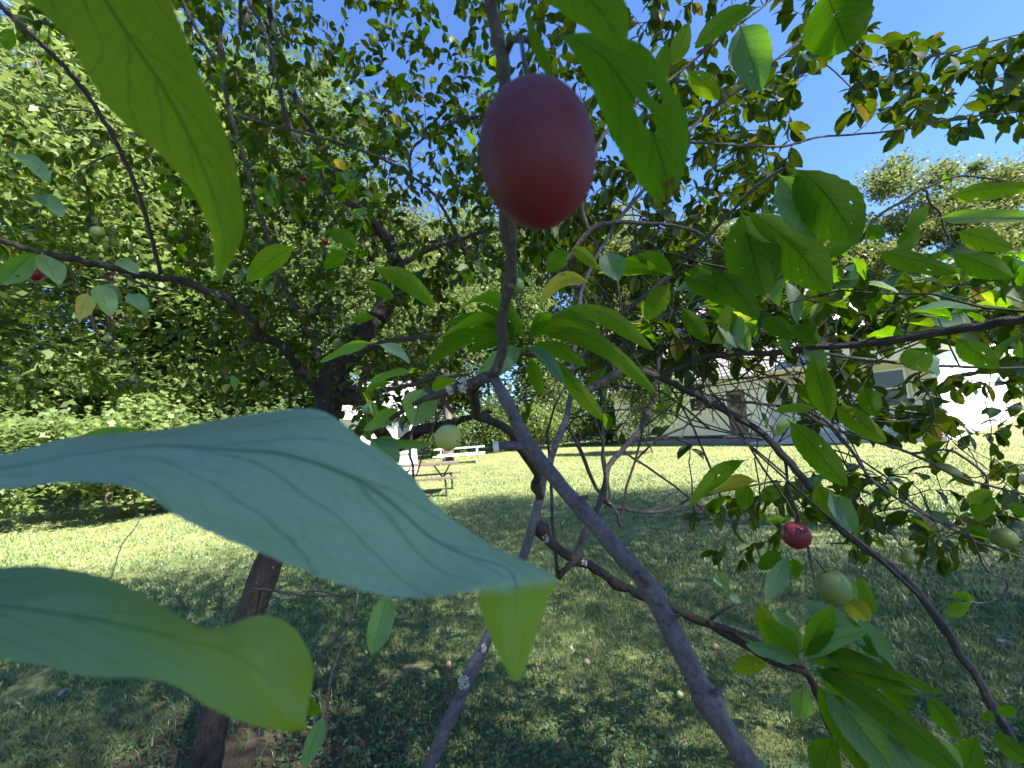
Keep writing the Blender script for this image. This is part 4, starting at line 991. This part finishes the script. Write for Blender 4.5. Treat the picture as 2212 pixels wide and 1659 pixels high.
loft_leaf(R2, [((1138, 24, .205), (1141, 24, .205), (1144, 24, .205)), ((1140, 70, .2), (1150, 72, .2), (1160, 68, .2)),
               ((1160, 130, .198), (1178, 128, .198), (1186, 120, .198)), ((1188, 172, .196), (1194, 170, .196), (1199, 167, .196))],
          "narrow green leaf beside the plum's stalk", 'leaf_back', 20, 8)
# the leaf whorl behind the upright twig
W = .5
for bx, by, tx, ty, w, sd, rl, ar, lb in [
    (1120, 728, 988, 672, 40, 'u', 25, .34, None), (1110, 742, 922, 790, 56, 'u', 20, .24, None), (1120, 735, 958, 702, 40, 'u', 35, .18, None),
    (1135, 740, 1096, 652, 26, 'u', 10, .0, None), (1140, 738, 1192, 676, 40, 'u', 10, .1, None), (1150, 722, 1414, 758, 54, 'u', 35, .30, "long arching leaf of the whorl pointing right"),
    (1150, 726, 1420, 852, 58, 'u', 32, .22, "longest drooping leaf of the whorl, its tip over the house roof"), (1140, 745, 1268, 792, 40, 'u', 25, .14, None),
    (1132, 752, 1020, 830, 60, 't', 10, .05, None), (1142, 769, 1172, 855, 38, 'u', 10, .02, None), (1205, 795, 1304, 908, 46, 'u', 10, .02, None),
    (1120, 745, 1006, 764, 36, 'u', 40, .14, None), (1135, 752, 1220, 832, 34, 't', 30, .1, None), (1120, 742, 1036, 700, 32, 'u', 20, .22, None),
    (1115, 740, 940, 740, 34, 'u', 45, .22, None), (1128, 748, 1085, 800, 36, 'u', 15, .05, None), (1145, 738, 1300, 720, 36, 'u', 40, .28, None),
    (1148, 735, 1240, 700, 34, 'u', 30, .2, None), (1110, 735, 1030, 660, 30, 'u', 25, .15, None), (1140, 755, 1262, 850, 36, 'u', 20, .08, None)]:
    leaf_obj(R2, (bx, by, W), (tx, ty, W + rng.uniform(-.09, .03)), w, sd, rl, ar, label=lb)
LF = [  # base x, y, dist, tip x, y, dist, width, side, roll, arch
    (795, 580, .8, 940, 664, .76, 52, 'u', 25, .16), (788, 605, .8, 850, 646, .78, 34, 'u', 10, .05), (813, 687, .75, 757, 692, .72, 24, 'u', 20, .05),
    (809, 741, .7, 690, 782, .66, 26, 't', 50, .12), (813, 744, .7, 886, 786, .68, 26, 't', 45, .1), (914, 838, .42, 894, 920, .40, 78, 't', 5, .0),
    (866, 880, .43, 784, 930, .42, 40, 't', 40, .06), (886, 800, .55, 797, 824, .52, 24, 't', 50, .1), (846, 826, .6, 788, 848, .58, 24, 'u', 30, .1),
    (980, 817, .5, 934, 842, .48, 44, 'u', 10, .0), (1308, 543, .6, 1336, 608, .58, 64, 't', 15, .0), (1280, 615, .6, 1166, 655, .56, 42, 'u', 25, .22),
    (1230, 540, .6, 1180, 585, .6, 50, 'u', 15, .0), (1230, 535, .7, 1290, 575, .7, 36, 'u', 15, .1), (640, 530, .62, 533, 608, .6, 60, 'u', 15, .06),
    (78, 545, .8, 0, 614, .78, 54, 't', 20, .05), (90, 545, .8, 126, 616, .78, 50, 't', 25, .0), (212, 612, .9, 238, 684, .88, 50, 't', 20, .0),
    (278, 632, .9, 318, 678, .88, 40, 't', 20, .0), (190, 630, .95, 170, 690, .93, 40, 't', 20, .0), (250, 560, .95, 300, 592, .93, 34, 't', 30, .0),
    (70, 420, 1.0, 135, 470, .97, 40, 't', 40, .05), (20, 330, 1.0, 105, 395, .95, 40, 't', 45, .05),
    (30, 60, 1.0, 8, 105, .98, 30, 'u', 10, .0), (750, 540, 1.0, 700, 580, 1.0, 40, 'u', 10, .0),
    (700, 505, .9, 770, 535, .88, 44, 'u', 20, .2), (330, 930, .3, 95, 965, .26, 40, 't', 45, .05),
    (840, 1273, .55, 803, 1415, .53, 66, 't', 10, .0), (940, 960, .42, 795, 950, .42, 30, 't', 40, .0),
    (800, 945, .42, 862, 1000, .41, 60, 't', 25, .0), (690, 1520, .8, 662, 1545, .8, 40, 'u', 10, .0), (700, 1540, .6, 655, 1660, .58, 46, 't', 20, .0),
    # right side, near the eye
    (1708, 362, .61, 1852, 528, .55, 110, 'u', 15, .17), (1680, 374, .62, 1766, 515, .60, 84, 't', 10, .05), (1600, 452, .66, 1650, 640, .60, 112, 'u', 5, .0),
    (1606, 455, .66, 1796, 632, .58, 100, 'u', 15, .12), (1778, -30, .55, 1834, 108, .55, 135, 'u', 5, .0), (1597, 50, .7, 1645, 198, .68, 84, 't', 5, .0),
    (1645, 14, .8, 1500, 104, .78, 52, 'u', 10, .1), (1492, 40, .85, 1454, 140, .85, 48, 'u', 5, .0), (1481, 152, .85, 1554, 214, .84, 52, 'u', 5, .05),
    (1442, 86, .9, 1420, 184, .9, 44, 'u', 5, .0), (2046, 424, .7, 2230, 402, .62, 50, 'u', 35, .05), (2020, 470, .72, 2240, 470, .62, 40, 't', 40, -.02),
    (1986, 480, .73, 1950, 545, .72, 46, 'u', 10, .0), (2010, 440, .73, 1960, 500, .72, 36, 'u', 20, .0), (2052, 395, .73, 2042, 375, .73, 22, 'u', 0, .0),
    (2062, 500, .72, 2190, 540, .68, 52, 'u', 25, .06), (1890, 545, .72, 2070, 590, .66, 54, 'u', 35, .05), (2050, 545, .7, 2190, 600, .64, 60, 'u', 25, .05),
    (1850, 530, .73, 1770, 560, .7, 50, 'u', 25, .08), (1870, 490, .74, 1912, 510, .73, 40, 'u', 15, .0), (1800, 500, .75, 1765, 515, .74, 36, 'u', 15, .0),
    (1753, 762, .8, 1794, 908, .76, 64, 'u', 5, .0), (1800, 872, .9, 1916, 955, .85, 58, 'u', 15, .02), (1700, 905, .7, 1830, 1052, .64, 74, 'u', 10, .04),
    (1670, 892, .75, 1762, 880, .73, 28, 'u', 40, .12), (1864, 832, .9, 1894, 900, .88, 52, 'u', 5, .0), (2010, 748, .8, 1962, 796, .78, 72, 'u', 5, .0),
    (2061, 728, .7, 2158, 796, .66, 58, 'u', 15, .0), (1470, 660, .85, 1534, 742, .82, 46, 'u', 10, .0), (1530, 578, .62, 1638, 690, .56, 66, 'u', 15, .12),
    (1470, 600, .66, 1582, 655, .6, 62, 'u', 25, .14), (1450, 610, .7, 1395, 690, .68, 60, 'u', 15, .0), (1480, 585, .7, 1560, 600, .66, 40, 'u', 40, .12),
    (1460, 600, .72, 1350, 560, .7, 50, 'u', 30, .1), (1440, 600, .72, 1290, 590, .7, 44, 'u', 40, .1), (1590, 640, .8, 1560, 740, .78, 48, 'u', 10, .0),
    (1640, 690, .85, 1720, 730, .82, 54, 'u', 20, .1), (1640, 700, .85, 1590, 740, .84, 50, 'u', 20, .05), (1720, 700, .85, 1770, 740, .84, 50, 'u', 15, .05),
    (1617, 992, .85, 1488, 1094, .8, 44, 'u', 20, .08), (1640, 1040, .85, 1530, 1065, .82, 36, 'u', 30, .06), (1612, 1042, .86, 1606, 1102, .85, 48, 'u', 5, .0),
    (1700, 1050, .84, 1640, 1080, .84, 40, 'u', 10, .0), (1760, 1045, .8, 1812, 1120, .78, 56, 'u', 10, .0), (1790, 1060, .76, 1845, 1150, .74, 56, 't', 20, .03),
    # lower right whorl
    (1752, 1450, .46, 2010, 1640, .40, 60, 't', 35, .08), (1748, 1448, .46, 1960, 1560, .42, 56, 'u', 20, .14), (1745, 1440, .47, 1960, 1470, .42, 50, 'u', 25, .2),
    (1740, 1430, .47, 1880, 1360, .44, 46, 't', 20, .1), (1735, 1425, .47, 1800, 1310, .46, 56, 'u', 15, .05), (1728, 1430, .48, 1650, 1340, .48, 60, 'u', 15, .06),
    (1725, 1438, .48, 1610, 1390, .48, 44, 't', 30, .1), (1760, 1470, .46, 1880, 1690, .42, 60, 'u', 15, .05), (1880, 1400, .5, 1960, 1540, .47, 60, 'u', 20, .04),
    (1850, 1330, .52, 1930, 1460, .5, 50, 't', 30, .03), (2000, 1500, .45, 2080, 1600, .43, 50, 'u', 20, .05), (1950, 1620, .42, 2160, 1690, .4, 60, 'u', 30, .05),
    (1775, 1470, .46, 1946, 1690, .40, 84, 't', 5, .03), (1760, 1440, .46, 2100, 1690, .36, 76, 'u', 35, .10), (1752, 1404, .47, 1912, 1468, .44, 44, 't', 30, .08),
    (1720, 1290, .5, 1872, 1396, .46, 48, 't', 25, .02), (1640, 1300, .55, 1680, 1410, .53, 50, 'u', 10, .0), (1672, 1310, .55, 1730, 1402, .53, 40, 't', 20, .0),
    (1660, 1430, .55, 1582, 1442, .54, 44, 'u', 5, .0), (1735, 1480, .5, 1726, 1552, .5, 56, 't', 5, .0), (1738, 1402, .5, 1682, 1392, .5, 26, 't', 20, .05),
    (1702, 1202, .6, 1652, 1298, .58, 46, 't', 20, .0), (1690, 1190, .62, 1640, 1230, .62, 40, 'u', 10, .0), (1712, 1205, .62, 1720, 1250, .62, 40, 'u', 5, .0),
    (1790, 1228, .6, 1850, 1300, .56, 40, 't', 30, .05), (1820, 1290, .55, 1880, 1340, .52, 54, 'u', 10, .05), (1800, 1320, .5, 1900, 1420, .48, 46, 'u', 20, .04),
    (1765, 1445, .46, 1850, 1500, .43, 60, 'u', 15, .08), (1770, 1455, .46, 1990, 1500, .42, 44, 'u', 30, .12), (1900, 1450, .44, 1975, 1530, .42, 50, 'u', 15, .08),
    (1790, 1500, .45, 1980, 1580, .42, 44, 'u', 30, .06), (1860, 1440, .44, 2040, 1500, .42, 28, 'u', 40, .08), (2000, 1600, .4, 2080, 1680, .38, 70, 't', 20, .0),
    (1920, 1560, .42, 1990, 1690, .4, 90, 't', 30, .0), (1800, 1590, .46, 1770, 1690, .45, 70, 'u', 20, .0), (2110, 1590, .45, 2080, 1690, .44, 56, 'u', 10, .0),
    (2150, 1560, .5, 2125, 1540, .5, 34, 'u', 5, .0), (2150, 1540, .5, 2195, 1530, .49, 26, 'u', 5, .0), (2140, 1580, .48, 2230, 1650, .46, 50, 'u', 15, .0),
    (1840, 1360, .5, 1900, 1470, .47, 36, 't', 50, .02), (1855, 1240, .62, 1890, 1330, .6, 36, 'u', 20, .0), (1560, 1280, .9, 1600, 1300, .9, 24, 't', 20, .0),
    (1545, 1235, .9, 1570, 1270, .88, 40, 't', 20, .0), (1700, 1120, .8, 1655, 1125, .8, 22, 'u', 10, .0), (2100, 1302, .92, 2045, 1330, .9, 34, 'u', 15, .0), (2110, 1302, .92, 2050, 1290, .9, 22, 'u', 25, .1),
    (2140, 1060, .93, 2110, 1125, .92, 46, 'u', 10, .0), (2150, 1060, .93, 2090, 1085, .92, 36, 'u', 15, .0), (2175, 1090, .93, 2235, 1110, .92, 34, 'u', 15, .0),
    (1540, 445, .8, 1505, 420, .8, 12, 't', 20, .0)]
for bx, by, bd, tx, ty, td, w, sd, rl, ar in LF:
    leaf_obj(R2, (bx, by, bd), (tx, ty, td), w, sd, rl, ar)
T1.finish(300)
T2.finish(max(40, 300 - len(LF) - 22))

# lichen tuft and the cut end of the stub
lic = plain("lichen", (.40, .42, .41), .9, .1, .2, 200)
for lx, ly, ld, ln, lr in ((1002, 1472, .617, 90, .010), (1046, 1398, .634, 30, .006), (1000, 833, .368, 40, .005), (972, 842, .376, 30, .004), (1180, 1163, .690, 30, .006), (1262, 1214, .688, 24, .006)):
    c0 = P(lx, ly, ld); m = MB()
    for i in range(ln):
        a = rng.uniform(0, 6.28); r = rng.uniform(.1, 1.0) * lr; q = c0 + _R * math.cos(a) * r * .8 + _U * math.sin(a) * r * 1.2 - _F * rng.uniform(0, .003)
        e1 = unit(rng.normal(0, 1, 3)); e2 = unit(np.cross(e1, rng.normal(0, 1, 3))); m.box(q, e1 * rng.uniform(.0006, .002), e2 * rng.uniform(.0003, .0009), np.cross(e1, e2) * .0003)
    m.build("lichen", lic, R2)
m = MB(); m.tube([P(1076, 965, .335), P(1066, 966, .3345)], [.0048, .0045], 10); m.build("stub_end", plain("cut_wood", (.55, .52, .50), .8, .2, .1, 300), R2)

# ------------------------------------------------------------------ plums
def plum_material(name, stops, bloom=.35, rough=.42, vec=(0, 0, 1)):
    k = NT(name); tc = k.n("ShaderNodeTexCoord"); g = k.n("ShaderNodeSeparateXYZ"); k.l(tc.outputs["Generated"], g.inputs[0])
    n1 = k.noise(tc.outputs["Generated"], 2.2, 4); n2 = k.noise(tc.outputs["Generated"], 9, 5, .65)
    f = k.math('ADD', k.math('ADD', g.outputs[2], k.math('MULTIPLY', k.math('SUBTRACT', n1, .5), .55)), k.math('MULTIPLY', k.math('SUBTRACT', .5, g.outputs[0]), .28))
    col = k.ramp(f, stops)
    blm = k.math('MULTIPLY', k.math('MULTIPLY', k.ramp(n2, [(.3, .35), (.7, 1)]), bloom), k.ramp(g.outputs[2], [(.05, .5), (.6, 1)]))
    col = k.mix(blm, col, (.20, .15, .23))
    dots = k.n("ShaderNodeTexVoronoi"); dots.inputs["Scale"].default_value = 34; k.l(tc.outputs["Generated"], dots.inputs["Vector"])
    col = k.mix(k.ramp(dots.outputs["Distance"], [(.06, .35), (.12, 0)]), col, (.45, .30, .25))
    return k.done(k.bsdf(col, rough, .2, k.bump(n2, .05, .001), Subsurface_Weight=.12, Subsurface_Scale=.004))
PM = {'hero': plum_material("plum_skin_red", [(.0, (.105, .006, .014)), (.3, (.085, .007, .018)), (.6, (.072, .010, .024)), (.85, (.072, .016, .028)), (1, (.10, .045, .035))], .13, .55),
      'red': plum_material("plum_skin_dark_red", [(0, (.16, .008, .02)), (.6, (.14, .01, .025)), (1, (.18, .03, .04))], .12, .3),
      'green': plum_material("plum_skin_green", [(0, (.11, .17, .03)), (.6, (.13, .19, .045)), (1, (.16, .2, .06))], .12),
      'yellow': plum_material("plum_skin_yellow", [(0, (.30, .32, .09)), (.6, (.38, .39, .14)), (1, (.45, .45, .2))], .06),
      'fallen': plum_material("plum_skin_fallen", [(0, (.30, .20, .11)), (.5, (.34, .27, .15)), (1, (.30, .15, .10))], .1)}
def plum(c, w, h, kind, label, axis=(0, 0, 1), stalk=.012, group="plums hanging in the trees", detail=28, stalk_to=None, spin=0):
    c = np.asarray(c, float); a = unit(axis); x = unit(np.cross(a, [.2, 1, .1])); y = np.cross(a, x)
    nr = max(9, detail * 3 // 4); ns = detail; V = []; F = []
    for i in range(nr + 1):
        t = i / nr; ph = math.pi * t; z = -math.cos(ph) * h / 2; r = math.sin(ph) ** .92 * w / 2
        if t < .34: r *= 1 - .30 * (1 - t / .34) ** 1.7; z -= (1 - t / .34) ** 3 * h * .03      # pointed lower end
        if t > .93: z -= (t - .93) / .07 * h * .03                                            # dimple at the stalk
        for j in range(ns):
            an = 2 * math.pi * j / ns + spin; g = 1 - .035 * math.exp(-((((an + math.pi) % (2 * math.pi)) - math.pi) / .16) ** 2) * math.sin(ph)
            V.append(x * math.cos(an) * r * g + y * math.sin(an) * r * g + a * z)
    for i in range(nr):
        for j in range(ns): F.append((i * ns + j, i * ns + (j + 1) % ns, (i + 1) * ns + (j + 1) % ns, (i + 1) * ns + j))
    t = thing("plum", label, "plum", c, group)
    link("flesh", mesh_np("flesh", np.array(V), F), PM[kind], t, loc=tuple(c))
    if stalk:
        top = c + a * h * .455; end = np.asarray(stalk_to) if stalk_to is not None else top + a * stalk + x * stalk * .2
        m = MB(); m.tube(catmull([top, (top + end) / 2 + y * .1 * np.linalg.norm(end - top), end], 6), max(.0007, w * .025), 6); m.build("stalk", M['bark_twig'], t, True)
    return t
plum(P(1160, 336, .150), .0405, .0505, 'hero', "large ripe red plum with a dusty bloom hanging in the middle foreground", axis=(-.03, .02, 1), stalk_to=P(1130, 88, .222), detail=72, spin=2.2)
def hang(x, y, wpx, d, kind, lb, asp=1.08, tilt=(0, 0, 1)):
    w = wpx / FPX * d; return plum(P(x, y, d), w, w * asp, kind, lb, tilt, .02 if d < 1.2 else .03, detail=36 if wpx > 40 else 16)
yp = hang(968, 945, 54, .45, 'yellow', "pale yellow plum with two dark spots right of the blue-green leaf", 1.04)
pc = P(968, 945, .45)
for sx, sy, sr in ((956, 927, .0016), (987, 953, .0009)):
    v = P(sx, sy, .45) - pc; rr = 54 / FPX * .45 / 2 * .985; q = pc + v - unit(pc - CAM) * math.sqrt(max(1e-9, rr * rr - v @ v)); nn = unit(q - pc)
    m = MB(); m.tube([q - nn * .0012, q + nn * .0001, q + nn * .0004], [sr, sr, sr * .6], 9); m.build("spot", M['bark_twig'], yp)
hang(1720, 1156, 57, .8, 'red', "dark red plum hanging at the lower right above the green one", 1.0, (.1, 0, 1))
hang(1800, 1270, 66, .555, 'green', "oval green plum below the dark red plum at the lower right", 1.12, (-.35, 0, 1))
hang(2168, 1162, 44, .93, 'green', "dull green plum at the right edge", .95)
hang(75, 590, 32, 1.3, 'red', "dull red plum under leaves at the left edge", 1.05)
hang(238, 636, 40, 1.2, 'green', "yellow-green plum half hidden by a teal leaf at the left", 1.1)
hang(211, 503, 26, 1.6, 'green', "pale green plum high above the left branch", 1.1)
hang(1119, 618, 28, 1.0, 'green', "green plum right of the upright twig above the leaf whorl", 1.25)
hang(1340, 791, 22, .95, 'green', "small olive plum on the dark branch beside the whorl's longest leaf")
hang(655, 385, 13, 2.1, 'red', "tiny red plum among the leaves at upper left centre")
hang(702, 522, 13, 2.2, 'red', "tiny red plum left of the trunk's upper limb")
hang(673, 646, 14, 2.0, 'green', "upper of two small green plums beside the old trunk")
hang(673, 671, 14, 2.0, 'green', "lower of two small green plums beside the old trunk")
hang(569, 830, 15, 2.1, 'green', "small grey-green plum left of the trunk fork", 1.05)
hang(440, 565, 12, 2.0, 'green', "small green plum left of the hanging leaf's tip")
hang(505, 562, 13, 2.0, 'green', "small green plum right of the hanging leaf's tip")
hang(232, 731, 14, 2.3, 'yellow', "small pale plum on a twig in the left bushes")
hang(806, 88, 20, 1.6, 'green', "green plum among leaves against the sky left of the big plum", 1.3)
hang(666, 161, 15, 1.8, 'green', "dark green plum under the sky gap at upper left", 1.1)
hang(1742, 1225, 10, .8, 'green', "tiny unripe plum between the red and the green plum")
hang(1960, 1205, 26, .95, 'green', "green plum half behind a leaf at the lower right", 1.05)
for x, y, w, lb in [(969, 1443, 13, "fallen pink plum in the grass left of the folded leaf tip"), (1268, 1441, 15, "fallen pale plum in the grass left of the purple-grey branch"),
                    (1470, 1513, 17, "fallen yellow plum in the grass beside the purple-grey branch"), (1545, 1407, 15, "fallen plum in the grass just right of the purple-grey branch"),
                    (1372, 1300, 10, "fallen pale plum tucked under the dark crossing branch"), (1256, 1492, 9, "fallen green plum in the grass right of the folded leaf tip")]:
    g = G(x, y); d = float(proj(g)[2]); s = w / FPX * d
    plum(g + [0, 0, s * .45 + .008], s, s * 1.08, 'fallen' if 'green' not in lb and 'yellow' not in lb else 'yellow', lb, unit([rng.normal(), rng.normal(), .3]), 0, "fallen plums in the grass", 16)

# fallen leaves
def dead_leaf(x, y, L, ang, label):
    g = G(x, y); V, F, UV = leaf_grid(6, 4, .8, .5, .3, .3, .2)
    c, s = math.cos(ang), math.sin(ang); R = np.array([[c, -s, 0], [s, c, 0], [0, 0, 1]])
    o = link("fallen_leaf", mesh_np("fallen_leaf", (V * L) @ R.T, F, UV), M['dead'], None, loc=(g[0], g[1], .05))
    tag(o, label, "fallen leaf", "dead leaves on the lawn")
M['dead'] = plain("dead_leaf", (.27, .22, .17), .8, .2, .25, 60)
dead_leaf(2010, 1450, .10, .4, "curled pale dead leaf on the grass right of the lower whorl")
dead_leaf(1990, 1508, .06, 2.0, "small pale dead leaf on the grass below the larger curled one")
dead_leaf(2195, 1408, .09, 1.2, "grey dead leaf on the grass at the right edge")
dead_leaf(150, 1505, .06, 2.6, "reddish dead leaf on the sunlit grass at the lower left")

# ------------------------------------------------------------------ the one small cloud
k = NT("cloud_vapour"); tc = k.n("ShaderNodeTexCoord").outputs["Generated"]
dv = k.n("ShaderNodeVectorMath", operation='DISTANCE'); k.l(tc, dv.inputs[0]); dv.inputs[1].default_value = (.5, .5, .5)
fo = k.math('SUBTRACT', .5, dv.outputs["Value"], True)
den = k.math('MULTIPLY', k.math('SUBTRACT', k.math('ADD', k.math('MULTIPLY', fo, 1.6), k.noise(tc, 3.0, 5, .6)), .72, True), 1.2)
pv = k.n("ShaderNodeVolumePrincipled"); pv.inputs["Color"].default_value = (1, 1, 1, 1); k.l(den, pv.inputs["Density"])
k.l(pv.outputs[0], k.out.inputs[1]); M['cloud'] = k.m
cc = P(1890, 342, 620); V = []; F = []; nr, ns = 12, 20
for i in range(nr + 1):
    for j in range(ns):
        ph, an = math.pi * i / nr, 2 * math.pi * j / ns
        V.append(np.array([math.sin(ph) * math.cos(an) * 26, math.sin(ph) * math.sin(an) * 14, math.cos(ph) * 8 + math.sin(ph) * math.cos(an) * 5]))
for i in range(nr):
    for j in range(ns): F.append((i * ns + j, i * ns + (j + 1) % ns, (i + 1) * ns + (j + 1) % ns, (i + 1) * ns + j))
tag(link("cloud", mesh_np("cloud", np.array(V), F), M['cloud'], None, loc=tuple(cc)), "single small white cloud in the blue sky above the pine", "cloud")
